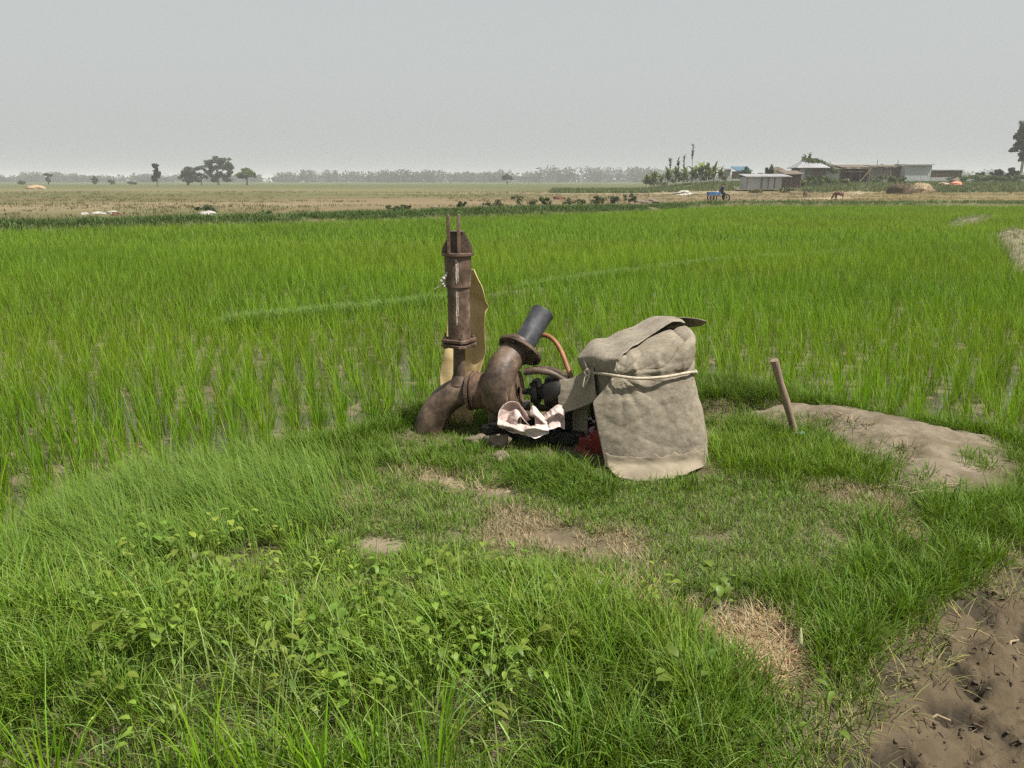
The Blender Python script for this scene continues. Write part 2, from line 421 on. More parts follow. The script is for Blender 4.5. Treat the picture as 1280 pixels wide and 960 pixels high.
# ------------------------------------------------------------------ ground sheet
def ground():
    def axis(a, b, d, lo, hi, g):
        core = np.arange(a, b + d * .5, d)
        up = [core[-1]]; s = d
        while up[-1] < hi: s *= g; up.append(up[-1] + s)
        dn = [core[0]]; s = d
        while dn[-1] > lo: s *= g; dn.append(dn[-1] - s)
        return np.array(dn[::-1][:-1] + list(core) + up[1:])
    xs = axis(-3.4, 3.6, .022, -2600, 2600, 1.06)
    ys = axis(1.1, 6.4, .022, -60, 4200, 1.025)
    X, Y = np.meshgrid(xs, ys); Z = height(X, Y)
    sd = paddy_sd(X, Y)
    n1 = fbm(X * .9, Y * .9, 40); n2 = fbm(X * 6, Y * 6, 41)
    def mixc(c, new, m): return c * (1 - m[..., None]) + np.array(new) * m[..., None]
    c = np.zeros(X.shape + (3,)) + np.array((.115, .092, .058))
    c = mixc(c, (.085, .085, .035), sstep(.35, .65, n1) * .6)
    c = mixc(c, (.215, .165, .112), sstep(.35, .7, n2) * sstep(.1, -.1, sdpoly(X, Y, TURF)) * .45)
    c = mixc(c, (.150, .126, .080), sstep(-.1, .12, sd))
    c = mixc(c, (.10, .078, .056), sstep(-.1, .12, sd) * sstep(.5, .7, n2) * .7)
    nn = .14 * (n2 - .5) + .10 * (fbm(X * 13, Y * 13, 47) - .5)
    c = mixc(c, (.170, .140, .098), sstep(.05, -.06, sdpoly(X, Y, DIRT) + nn))
    c = mixc(c, (.115, .092, .060), sstep(.05, -.06, sdpoly(X, Y, DIRT) + nn) * sstep(.46, .62, fbm(X * 5, Y * 9, 44)) * .8)
    c = mixc(c, (.20, .168, .12), sstep(.05, -.06, sdpoly(X, Y, DIRT) + nn) * sstep(.60, .72, fbm(X * 7, Y * 12, 48)) * .7)
    c = mixc(c, (.13, .10, .066), sstep(.06, -.04, sdpoly(X, Y, PIT) + nn * .5))
    c = mixc(c, (.235, .19, .13), sstep(.0, -.1, sdpoly(X, Y, BARE) + nn))
    c = mixc(c, (.20, .165, .11), sstep(.03, -.03, sdpoly(X, Y, BARE2) + nn * .5))
    c = mixc(c, (.25, .165, .11), sstep(.03, -.05, sdpoly(X, Y, BARE3) + nn * .5))
    for q in (DRY, DRY2, DRY3): c = mixc(c, (.26, .18, .105), sstep(.04, -.04, sdpoly(X, Y, q) + nn))
    mm = sstep(.08, -.08, sdpoly(X, Y, MUD) + nn)
    c = mixc(c, (.094, .071, .043), mm)
    c = mixc(c, (.036, .029, .020), mm * sstep(.50, .60, fbm(X * 7, Y * 7, 46)) * .9)
    for q in (RB1, RB2): c = mixc(c, (.20, .17, .115), sstep(.3, -.2, sdpoly(X, Y, q))); c = mixc(c, (.12, .12, .06), sstep(.3, -.2, sdpoly(X, Y, q)) * sstep(.42, .6, fbm(X * 2, Y * 2, 49)))
    # beyond the paddy: stubble, tracks, ploughed soil
    t = sstep(-.2, 1.0, Y - far_y(X))
    px = X / np.maximum(Y, 1) * 1000
    sN = fbm(X * .03, Y * .16, 50); sM = fbm(X * .10, Y * .5, 51); sF = fbm(X * .9, Y * 2.5, 52)
    f = np.zeros_like(c) + np.array((.150, .130, .066))
    f = mixc(f, (.115, .125, .045), sstep(.45, .65, sN))
    f = mixc(f, (.19, .14, .09), sstep(.45, .7, sM) * .7)
    left = sstep(150, -60, px)
    bandc = 62 + 5 * (sM - .5) + .02 * px
    f = mixc(f, (.275, .215, .15), np.exp(-((Y - bandc) / (7 + 5 * sN)) ** 2 * 1.2) * left * .95)
    mid = sstep(-330, -130, px)
    f = mixc(f, (.225, .165, .11), mid * sstep(40, 48, Y) * sstep(115, 95, Y) * .8)
    f = mixc(f, (.34, .275, .20), mid * (1 - sstep(250, 330, px)) * np.exp(-((Y - 108 + 8 * sM) / 8) ** 2) * .9)
    f = mixc(f, (.13, .135, .055), left * sstep(72, 80, Y) * sstep(.35, .6, sN + .15 * sF))
    f = mixc(f, (.22, .185, .115), left * np.exp(-((Y - 140) / 30) ** 2) * .7)
    f = mixc(f, (.115, .125, .055), sstep(118, 135, Y) * sstep(-250, 150, px) * .85)
    right = sstep(395, 450, px)
    f = mixc(f, (.21, .165, .085), right * sstep(120, 100, Y))
    f = mixc(f, (.23, .16, .09), right * sstep(85, 70, Y) * sstep(.4, .6, sM) * .8)
    f = mixc(f, (.15, .15, .06), right * sstep(.5, .7, sN) * .6)
    trk = [(XO(955, 66), 66), (XO(1000, 70), 70), (XO(1040, 76), 76), (XO(1065, 95), 95), (XO(1088, 125), 125), (XO(1110, 150), 150)]
    f = mixc(f, (.38, .31, .23), sstep(2.6, 1.2, sdline(X, Y, trk) + sF))
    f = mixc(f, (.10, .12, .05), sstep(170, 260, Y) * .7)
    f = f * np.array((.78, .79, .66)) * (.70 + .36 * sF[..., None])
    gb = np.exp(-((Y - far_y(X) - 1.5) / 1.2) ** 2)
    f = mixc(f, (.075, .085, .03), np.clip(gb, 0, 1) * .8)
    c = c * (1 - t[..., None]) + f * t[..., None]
    ny, nx = X.shape
    i = np.arange(ny * nx).reshape(ny, nx)
    q = np.stack([i[:-1, :-1], i[:-1, 1:], i[1:, 1:], i[1:, :-1]], -1).reshape(-1, 4)
    me = raw_mesh('ground', np.stack([X, Y, Z], -1), q, None, c)
    o = mesh_obj('ground', me, M['ground'])
    tag(o, 'trodden earth bank, muddy paddy bed and dry fields beyond', 'ground', kind='structure')
ground()

def water():
    m, nt, out = nmat('shallow_muddy_water')
    b = node(nt, 'ShaderNodeBsdfPrincipled', Roughness=.06)
    b.inputs['Base Color'].default_value = (.075, .066, .042, 1)
    n = noise(nt, 6, 3, .5)
    bp = node(nt, 'ShaderNodeBump', Strength=.05, Distance=.01); nt.links.new(n, bp.inputs['Height']); nt.links.new(bp.outputs[0], b.inputs['Normal'])
    nt.links.new(b.outputs[0], out.inputs[0])
    xs = np.linspace(-30, 60, 46); V = []; 
    for x in xs:
        V += [(x, 2.0, -.197), (x, float(far_y(x)) - .8, -.197)]
    q = [(2 * i, 2 * i + 2, 2 * i + 3, 2 * i + 1) for i in range(len(xs) - 1)]
    o = mesh_obj('water', raw_mesh('water', V, q), m)
    tag(o, 'shallow muddy water standing between the rice plants', 'water', kind='structure')
water()

# ------------------------------------------------------------------ blades
def blades(base, L, az, phi0, phi1, w, segs, col, tip=None, root=None):
    """arching tapered leaf blades. base Nx3, L length, az heading, phi0 lean at root, phi1 lean added by the tip"""
    N = len(base); t = np.linspace(0, 1, segs + 1)
    d = np.stack([np.cos(az), np.sin(az)], -1)
    tm = (t[:-1] + t[1:]) / 2
    ph = phi0[:, None] + phi1[:, None] * tm[None] ** 1.4
    st = (L / segs)[:, None]
    hx = np.concatenate([np.zeros((N, 1)), np.cumsum(np.sin(ph) * st, 1)], 1)
    hv = np.concatenate([np.zeros((N, 1)), np.cumsum(np.cos(ph) * st, 1)], 1)
    C = np.empty((N, segs + 1, 3))
    C[..., 0] = base[:, None, 0] + hx * d[:, None, 0]
    C[..., 1] = base[:, None, 1] + hx * d[:, None, 1]
    C[..., 2] = base[:, None, 2] + hv
    tw = az + np.pi / 2 + rng.normal(0, .5, N)
    side = np.stack([np.cos(tw), np.sin(tw), rng.normal(0, .15, N)], -1)
    wt = w[:, None] * (np.minimum(1, .6 + 1.6 * t) * (1 - t ** 2.2))[None] * .5
    V = np.empty((N, 2 * segs + 1, 3), np.float32)
    V[:, 0:2 * segs:2] = C[:, :segs] - side[:, None] * wt[:, :segs, None]
    V[:, 1:2 * segs:2] = C[:, :segs] + side[:, None] * wt[:, :segs, None]
    V[:, 2 * segs] = C[:, segs]
    k = 2 * segs + 1; off = (np.arange(N) * k)[:, None]
    Q = np.array([[2 * i, 2 * i + 1, 2 * i + 3, 2 * i + 2] for i in range(segs - 1)], np.int64).reshape(-1)
    Q = (off + Q[None]).reshape(-1, 4) if segs > 1 else None
    T = (off + np.array([2 * segs - 2, 2 * segs - 1, 2 * segs])[None]).reshape(-1, 3)
    cc = np.repeat(col[:, None, :], k, 1)
    lv = np.concatenate([np.repeat(t[:segs], 2), [1.0]])
    if root is not None:
        a = np.clip(1 - lv / .30, 0, 1)[None, :, None] * .75
        cc = cc * (1 - a) + np.array(root)[None, None] * a
    if tip is not None:
        a = np.clip((lv - .6) / .4, 0, 1)[None, :, None] * np.clip(rng.normal(.25, .3, N), 0, 1)[:, None, None]
        cc = cc * (1 - a) + np.array(tip)[None, None] * a
    return V.reshape(-1, 3), Q, T, cc.reshape(-1, 3)

def join(parts):
    V = []; Q = []; T = []; C = []; n = 0
    for v, q, t, c in parts:
        V.append(v); C.append(c)
        if q is not None: Q.append(q + n)
        if t is not None: T.append(t + n)
        n += len(v)
    return np.concatenate(V), (np.concatenate(Q) if Q else None), (np.concatenate(T) if T else None), np.concatenate(C)

def stuff(name, parts, mat, label, cat):
    v, q, t, c = join(parts)
    o = mesh_obj(name, raw_mesh(name, v, q, t, c), mat)
    tag(o, label, cat, kind='stuff')
    return o

def tufts(cx, cy, n, spread, L, w, segs, col, lean=(.15, .25), curl=(.5, .4), wind=None, cvar=.16, cz=None, jit=.25, **kw):
    """n blades round each tuft centre"""
    N = len(cx); rep = np.asarray(n) if hasattr(n, '__len__') else np.full(N, n)
    idx = np.repeat(np.arange(N), rep); K = len(idx)
    a = rng.uniform(0, 2 * np.pi, K); r = spread * np.sqrt(rng.uniform(0, 1, K))
    if hasattr(spread, '__len__'): r = np.asarray(spread)[idx] * np.sqrt(rng.uniform(0, 1, K))
    x = cx[idx] + r * np.cos(a); y = cy[idx] + r * np.sin(a)
    z = (height(x, y) if cz is None else cz[idx]) - .01
    Lk = (np.asarray(L)[idx] if hasattr(L, '__len__') else L) * rng.uniform(1 - jit * 1.6, 1 + jit, K)
    az = a + rng.normal(0, .6, K)
    if wind is not None:
        wx, wy, ws = wind
        vx = np.cos(az) + ws * wx; vy = np.sin(az) + ws * wy
        az = np.arctan2(vy, vx)
    p0 = np.abs(rng.normal(lean[0], lean[1], K)); p1 = np.clip(rng.normal(curl[0], curl[1], K), -.1, 2.0)
    cb = np.asarray(col)[idx] if np.ndim(col) == 2 else np.repeat(np.asarray(col)[None], K, 0)
    tv = rng.normal(0, 1, N)[idx]; bv = rng.normal(0, 1, K)
    cb = cb * (1 + cvar * (.6 * tv + .7 * bv))[:, None]
    cb[:, 0] *= 1 + .12 * rng.normal(0, 1, K)
    cb = np.clip(cb, .004, .9)
    wk = w * rng.uniform(.6, 1.25, K)
    return blades(np.stack([x, y, z], -1), Lk, az, p0, p1, wk, segs, cb, **kw)

# ---- rice
RICE = np.array((.128, .248, .010)); RICE_ROOT = (.20, .21, .075); RICE_TIP = (.30, .30, .06)
def rice_hills():
    out = []
    def grid(y0, y1, sp):
        ys = np.arange(y0, y1, sp); res = []
        for k, y in enumerate(ys):
            h = y * .80 + 1.5
            xs = np.arange(-h, h, sp) + (k % 2) * sp * .3
            res.append(np.stack([xs + rng.normal(0, sp * .16, len(xs)), np.full(len(xs), y) + rng.normal(0, sp * .16, len(xs))], -1))
        return np.concatenate(res)
    return grid
def rice_ok(p, margin=.12):
    x, y = p[:, 0], p[:, 1]
    ok = (paddy_sd(x, y) > margin) & (y < far_y(x) - .6) & (sdline(x, y, BUND) > .20) & (sdpoly(x, y, RB1) > .25) & (sdpoly(x, y, RB2) > .25)
    return ok & (rng.uniform(0, 1, len(x)) > .04)
def rcol(p):
    n = fbm(p[:, 0] * .35, p[:, 1] * .35, 70); m = fbm(p[:, 0] * .08, p[:, 1] * .25, 71)
    k = .80 + .35 * n + .12 * (m - .5)
    far = sstep(6, 30, p[:, 1])
    c = RICE[None] * k[:, None]
    c[:, 0] *= 1.02 + .35 * (m - .5); 
    return c
def rice_wind(x): return np.clip(-.35 - .25 * x, -.9, .5)
grid = rice_hills()
near = grid(1.25, 9, .195); near = near[rice_ok(near)]
mid = grid(9, 20, .20); mid = mid[rice_ok(mid)]
far = grid(20, 62, .25); far = far[rice_ok(far, .3)]
def hl(p, a, b):
    n = fbm(p[:, 0] * .8, p[:, 1] * .8, 75)
    return a + (b - a) * n
# the nearest hills are plants of their own
edge = near[(near[:, 1] < 6.3)]
pxy = PXW(edge[:, 0], edge[:, 1], np.full(len(edge), -.1))
vis = (pxy[0] > -40) & (pxy[0] < 560) & (pxy[1] > 440) & (pxy[1] < 1250)
order = np.argsort(edge[:, 1] + np.where(vis, 0, 100))[:min(150, int(vis.sum()))]
single = edge[order]
skey = set(map(tuple, np.round(single, 5)))
rest = np.array([tuple(np.round(p, 5)) not in skey for p in near])
nearS = near[rest]
parts = []
w = (-.9, .1)
def rice_tufts(p, n, spread, L, wd, segs, lean, curl, root=RICE_ROOT):
    left = p[:, 0] < -1.0
    res = []
    for m, wx in ((left, .15), (~left, -.45)):
        if m.sum():
            nn = n if not hasattr(n, '__len__') else n[m]
            res.append(tufts(p[m, 0], p[m, 1], nn, spread, L[m], wd, segs, rcol(p[m]), lean, curl, (wx, .1, .8), .13, root=root, tip=RICE_TIP))
    return res
parts += rice_tufts(nearS, 26, .035, hl(nearS, .29, .42), .0062, 4, (.12, .14), (.40, .35))
parts += rice_tufts(mid, 22, .068, hl(mid, .29, .40), .0082, 3, (.14, .16), (.40, .32))
parts += rice_tufts(far, 14, .125, hl(far, .26, .35), .0165, 2, (.16, .16), (.4, .3))
stuff('rice_crop', parts, M['rice'], 'bright green young rice filling the flooded paddy', 'rice')

def rice_plants():
    protos = []
    for k in range(12):
        p = np.zeros((1, 2))
        v, q, t, c = tufts(p[:, 0], p[:, 1], 24 + k % 5, .036, np.array([.38 + .015 * (k % 4)]), .0072, 5, rcol(p + k * 1.7), (.12, .13), (.42, .36), (.1, .1, .5), .13,
                           cz=np.zeros(1), root=RICE_ROOT, tip=RICE_TIP)
        me = raw_mesh('rice_plant', v, q, t, c); me.materials.append(M['rice'])
        protos.append(me)
    for i, (x, y) in enumerate(single):
        o = bpy.data.objects.new('rice_plant', protos[i % 12])
        o.location = (x, y, hz(x, y)); o.rotation_euler = (0, 0, rng.uniform(-.5, .5)); s = rng.uniform(.85, 1.12); o.scale = (s, s, s)
        link(o)
        corner = y < 2.9
        tag(o, 'rice plant in the muddy near corner of the grassy bank' if corner else 'young rice plant in the mud along the paddy edge beside the bank', 'rice plant',
            'rice plants in the near muddy corner' if corner else 'rice plants along the bank edge')
    for px, py in ((96, 985), (215, 1010), (262, 990), (330, 1015), (395, 1000), (470, 990), (545, 1010), (300, 1060), (440, 1055), (150, 1040)):
        x, y = G(px, py); k = int(px + py)
        o = bpy.data.objects.new('rice_plant', protos[k % 12]); o.location = (x, y, hz(x, y)); o.rotation_euler = (0, 0, k % 7); o.scale = (.95, .95, .8 + .02 * (k % 9))
        link(o); tag(o, 'stray rice plant among the grass along the bottom edge', 'rice plant', 'stray rice plants in the near grass')
rice_plants()

# ---- grass
def scatter(x0, x1, y0, y1, dens):
    n = int((x1 - x0) * (y1 - y0) * dens)
    return rng.uniform(x0, x1, n), rng.uniform(y0, y1, n)

COVERFOOT = gp((742, 592), (775, 606), (840, 605), (886, 594), (890, 545), (690, 545), (700, 575))
def pump_near(x, y):
    return sstep(.18, -.02, sdpoly(x, y, PUMPFOOT))
PUMPFOOT = gp((505, 566), (600, 575), (720, 578), (760, 606), (890, 598), (885, 540), (505, 540))
def bare_mask(x, y, ahead=.10):
    m = _bare(x, y)
    if ahead: m = np.maximum(m, _bare(x, y + ahead)); m = np.maximum(m, sstep(.03, -.02, sdpoly(x, y, COVERFOOT)))
    return m
def _bare(x, y):
    n = .30 * (fbm(x * 5, y * 5, 41) - .5) + .22 * (fbm(x * 13, y * 13, 47) - .5)
    m = np.zeros_like(x)
    for q, e in ((DIRT, .03), (PIT, .03), (MUD, .02), (BARE, -.03), (BARE2, .0), (BARE3, .02), (DRY, .02), (DRY3, .02)):
        m = np.maximum(m, sstep(e, e - .07, sdpoly(x, y, q) + n))
    return m

GREEN = np.array((.090, .168, .012)); GREEN2 = np.array((.128, .218, .018)); GREY = np.array((.19, .225, .085)); STRAW = np.array((.34, .27, .14))
gparts = []
# tall arching grass at the near left
x, y = scatter(-3.2, 1.2, 1.25, 5.0, 300)
k = (sdpoly(x, y, TALL) + .25 * (fbm(x * 2, y * 2, 81) - .5) < 0) & (paddy_sd(x, y) < .16) & (bare_mask(x, y) < .5) & (sdpoly(x, y, DRY2) > -.02) & (fbm(x * 2.4, y * 2.4, 83) > .30)
x, y = x[k], y[k]
lk = .14 + .17 * fbm(x * 1.3, y * 1.3, 82)
lk = lk * (.45 + .55 * sstep(.0, -.5, paddy_sd(x, y) + 5 * (y > 2.6)))
lk = lk * (1 - .35 * np.exp(-(((x + .62) / .55) ** 2 + ((y - 2.55) / .35) ** 2)))
gparts.append(tufts(x, y, 20, .075, lk * .62, .0038, 4, GREEN, (.35, .3), (.7, .5), (-.6, .1, .4), .22, root=(.13, .12, .05), tip=(.2, .22, .06)))
k = (fbm(x * 1.1, y * 1.1, 84) > .42)
gparts.append(tufts(x[k], y[k], 16, .06, lk[k] * 1.22, .0048, 6, GREEN2, (.25, .2), (1.0, .5), (-.8, .15, .8), .2, root=(.13, .12, .05), tip=(.24, .25, .08)))
k = (fbm(x * 1.7, y * 1.7, 184) > .40) & (rng.uniform(0, 1, len(x)) > .62)
gparts.append(tufts(x[k], y[k], 5, .05, lk[k] * 1.45, .0052, 7, np.array((.17, .255, .06)), (.4, .3), (1.25, .5), (-.7, -.1, .6), .25, root=(.15, .14, .06), tip=(.36, .36, .18)))
k = (fbm(x * 2.1, y * 2.1, 186) > .5) & (rng.uniform(0, 1, len(x)) > .4)
gparts.append(tufts(x[k], y[k], 5, .06, lk[k] * .95, .0036, 5, np.array((.30, .25, .12)), (.6, .35), (1.1, .5), (-.6, 0, .4), .3))
# silky pale sweep of grass at the left edge of the bank
SILK = gp((20, 690), (120, 615), (260, 588), (390, 600), (420, 660), (300, 700), (180, 720), (60, 740))
x, y = scatter(-3.2, -.3, 2.8, 5.2, 340)
k = sdpoly(x, y, SILK) + .5 * (fbm(x * 2, y * 2, 85) - .5) + .25 * rng.normal(0, 1, len(x)) < -.12
x, y = x[k], y[k]
gparts.append(tufts(x, y, 22, .06, .26, .0036, 6, np.array((.108, .190, .020)), (.25, .18), (1.05, .35), (-.9, .35, 1.5), .15, root=(.13, .12, .05), tip=(.24, .26, .09)))
# medium grass over the rest of the bank
x, y = scatter(-3.4, 4.2, 1.2, 6.2, 420)
b = bare_mask(x, y); sdT = sdpoly(x, y, TURF) + .22 * (fbm(x * 2.5, y * 2.5, 86) - .5)
k = (paddy_sd(x, y) < .14) & (b < .4) & (sdT > 0) & (sdpoly(x, y, TALL) > -.15)
x, y = x[k], y[k]
lk = (.055 + .105 * fbm(x * 1.6, y * 1.6, 87)) * (1 - .55 * pump_near(x, y))
lk = lk * (1 - .45 * sstep(.45, .0, sdpoly(x, y, TURF)) * (fbm(x * 3, y * 3, 88) > .45))
gparts.append(tufts(x, y, 18, .06, lk, .0046, 4, GREEN, (.3, .25), (.75, .5), (-.5, -.2, .4), .2, root=(.13, .12, .05), tip=(.22, .22, .08)))
# lush drooping tussock in front of the engine, and other thick clumps
LUSH = gp((630, 590), (715, 582), (768, 612), (745, 632), (650, 612))
LUSH2 = gp((880, 545), (960, 535), (1070, 575), (1085, 600), (990, 610), (890, 595))
LUSH3 = gp((1080, 660), (1180, 625), (1290, 620), (1290, 690), (1200, 740), (1130, 800), (1080, 860), (1020, 830), (1060, 740))
LUSH4 = gp((520, 565), (600, 560), (640, 580), (560, 592), (500, 585))
LUSH5 = gp((720, 780), (830, 790), (900, 860), (900, 1000), (700, 1000))
LUSH6 = gp((868, 478), (945, 482), (960, 500), (940, 507), (870, 500))
for q, d, ln, colr, lean_, curl_ in ((LUSH, 420, .13, GREEN * .85, .4, 1.2), (LUSH2, 360, .12, GREEN2, .3, .6), (LUSH3, 330, .16, GREEN, .35, .85),
                            (LUSH4, 300, .085, GREEN, .3, .7), (LUSH5, 330, .21, GREEN * 1.05, .28, .8), (LUSH6, 420, .16, GREEN * .8, .4, .9)):
    qa = np.array(q); x, y = scatter(qa[:, 0].min(), qa[:, 0].max(), qa[:, 1].min(), qa[:, 1].max(), d)
    k = (sdpoly(x, y, q) + .15 * (fbm(x * 3, y * 3, 89) - .5) < 0) & (bare_mask(x, y) < .5)
    x, y = x[k], y[k]
    gparts.append(tufts(x, y, 20, .05, ln, .0048, 6, colr, (lean_, .2), (curl_, .4), (-.4, -.3, .4), .2, root=(.12, .11, .045), tip=(.2, .22, .07)))
# fringe along every paddy edge and over the low bund
x, y = scatter(-3.6, 5.2, 2.0, 6.6, 520)
s = paddy_sd(x, y); k = (s > -.22) & (s < .10) & (fbm(x * 2, y * 2, 90) > .25) & (bare_mask(x, y) < .6)
x, y = x[k], y[k]
gparts.append(tufts(x, y, 16, .05, .15, .0048, 4, GREEN * 1.1, (.35, .25), (.7, .45), (-.4, -.3, .4), .2, root=(.13, .12, .05), tip=(.24, .24, .09)))
qa = np.array(DIRT); x, y = scatter(qa[:, 0].min(), qa[:, 0].max(), qa[:, 1].min(), qa[:, 1].max(), 260)
s = sdpoly(x, y, DIRT); k = (s < .02) & (s > -.16) & (fbm(x * 4.5, y * 4.5, 191) > .52); x, y = x[k], y[k]
gparts.append(tufts(x, y, 12, .04, .085, .0044, 4, GREEN * 1.05, (.5, .3), (.7, .4), None, .25, root=(.13, .12, .05), tip=(.26, .24, .10)))
stuff('grass', gparts, M['grass'], 'long green grass growing over the bank round the pump', 'grass')

tparts = []
x, y = scatter(-1.8, 3.4, 2.6, 4.7, 1500)
sdT = sdpoly(x, y, TURF) + .22 * (fbm(x * 2.5, y * 2.5, 86) - .5)
k = (sdT < .10) & (bare_mask(x, y) < .5) & (fbm(x * 4, y * 4, 91) > .33)
x, y = x[k], y[k]
dry = fbm(x * 2.2, y * 2.2, 92)
cc = GREY[None] * (1 - sstep(.50, .66, dry))[:, None] + np.array((.30, .255, .145))[None] * sstep(.50, .66, dry)[:, None]
tparts.append(tufts(x, y, 13, .045, .052, .0042, 3, cc, (.7, .35), (.5, .4), None, .24, tip=(.36, .31, .17)))
k = (rng.uniform(0, 1, len(x)) > .30) & (dry < .62)
tparts.append(tufts(x[k], y[k], 9, .045, .065, .0045, 3, GREEN * 1.1, (.5, .3), (.7, .4), None, .25))
stuff('turf', tparts, M['grass'], 'short trampled grey green turf with dry blades before the pump', 'turf')

dparts = []
for q, d in ((DRY, 1500), (DRY2, 900), (DRY3, 1300), (BARE, 350), (BARE3, 500)):
    qa = np.array(q); x, y = scatter(qa[:, 0].min() - .1, qa[:, 0].max() + .1, qa[:, 1].min() - .1, qa[:, 1].max() + .1, d)
    k = sdpoly(x, y, q) + .12 * (fbm(x * 6, y * 6, 41) - .5) < .02; x, y = x[k], y[k]
    dparts.append(tufts(x, y, 9, .05, .095, .0036, 4, np.array((.33, .255, .145)), (1.0, .35), (.55, .4), None, .28))
# litter of straw over the mud, the dirt and the turf
for q, d, cl in ((MUD, 150, (.20, .165, .10)), (DIRT, 150, (.22, .175, .105)), (TURF, 160, (.34, .28, .17))):
    qa = np.clip(np.array(q), -3, 4.2); x, y = scatter(qa[:, 0].min(), qa[:, 0].max(), max(qa[:, 1].min(), 1.3), qa[:, 1].max(), d)
    k = (sdpoly(x, y, q) < .03) & (fbm(x * 3, y * 3, 95) > .4); x, y = x[k], y[k]
    dparts.append(tufts(x, y, 2, .03, .06, .0036, 3, np.array(cl), (1.42, .12), (.1, .2), None, .4, jit=.5))
x, y = scatter(.4, 3.6, 1.4, 3.4, 330)
s = sdpoly(x, y, MUD); k = (np.abs(s) < .16) & (fbm(x * 4, y * 4, 96) > .42); x, y = x[k], y[k]
dparts.append(tufts(x, y, 8, .05, .10, .0038, 4, np.array((.19, .19, .07)), (.8, .35), (.6, .4), None, .3))
DED = gp((1005, 536), (1050, 552), (1095, 572), (1088, 598), (1130, 604), (1150, 575), (1100, 545), (1050, 528), (1010, 525))
qa = np.array(DED); x, y = scatter(qa[:, 0].min(), qa[:, 0].max(), qa[:, 1].min(), qa[:, 1].max(), 330)
k = (sdpoly(x, y, DED) < 0) & (fbm(x * 5, y * 5, 99) > .5); x, y = x[k], y[k]
dparts.append(tufts(x, y, 9, .04, .08, .0042, 4, np.array((.19, .16, .085)), (.9, .35), (.6, .4), None, .4))
x, y = scatter(.9, 3.4, 1.3, 3.3, 420)
k = (sdpoly(x, y, MUD) < 0) & (fbm(x * 4, y * 4, 98) > .45); x, y = x[k], y[k]
dparts.append(tufts(x, y, 3, .03, .045, .004, 3, np.array((.09, .07, .045)), (1.35, .2), (.1, .3), None, .4, jit=.5))
stuff('dry_grass', dparts, M['litter'], 'dead brown grass and straw lying on the bank and mud', 'dry grass')

# grass on the low bund that crosses the paddy
bp_ = np.array(BUND); tt = rng.uniform(0, len(bp_) - 1, 5200); ii = tt.astype(int); ff = (tt - ii)[:, None]
pp = bp_[ii] * (1 - ff) + bp_[ii + 1] * ff + rng.normal(0, .10, (len(tt), 2))
kk = fbm(pp[:, 0] * 1.2, pp[:, 1] * 1.2, 97) > .33; pp = pp[kk]
rbs = []
for q, nn in ((RB1, 500), (RB2, 330)):
    qa = np.array(q); x, y = rng.uniform(qa[:, 0].min() - .4, qa[:, 0].max() + .4, nn * 3), rng.uniform(qa[:, 1].min() - .4, qa[:, 1].max() + .4, nn * 3)
    d = sdpoly(x, y, q); k = (d < .35) & ((d > -.25) | (rng.uniform(0, 1, len(x)) > .7)); x, y = x[k], y[k]
    rbs.append(tufts(x, y, 9, .12, .20, .016, 3, np.array((.15, .18, .07)), (.6, .3), (.7, .4), (-.5, .1, .4), .25, tip=(.3, .27, .15)))
stuff('bund_grass', rbs + [tufts(pp[:, 0], pp[:, 1], 8, .07, .17, .010, 4, np.array((.115, .20, .035)), (.75, .3), (.8, .4), (-.6, .1, .8), .22, tip=(.27, .28, .12))],
      M['grass'], 'pale grass strip on the low bund across the paddy', 'grass')

# broad-leaved weeds in the near grass
def leaves(cx, cy, cz, size, az, tilt, col, curl=.25, wr=None):
    """rounded leaves with a folded midrib: 5 rows across"""
    N = len(cx); t = np.array([0, .22, .5, .78, 1.0]); wv = np.array([.12, .8, 1.0, .68, .05]) * rng.uniform(.32, .74) * .5
    ca, sa = np.cos(az), np.sin(az)
    V = np.empty((N, 15, 3))
    for i in range(5):
        r = t[i] * size; e = tilt - curl * t[i] * 2
        hx = r * np.cos(e); hzv = r * np.sin(e)
        for j, sgn in enumerate((-1, 0, 1)):
            ww = wv[i] * size * sgn
            V[:, i * 3 + j, 0] = cx + hx * ca - ww * sa
            V[:, i * 3 + j, 1] = cy + hx * sa + ww * ca
            V[:, i * 3 + j, 2] = cz + hzv + abs(sgn) * wv[i] * size * .35
    off = (np.arange(N) * 15)[:, None]
    Q = np.array([[i * 3 + j, i * 3 + j + 1, i * 3 + j + 4, i * 3 + j + 3] for i in range(4) for j in range(2)]).reshape(-1)
    return V.reshape(-1, 3), (off + Q[None]).reshape(-1, 4), None, np.repeat(col[:, None], 15, 1).reshape(-1, 3)

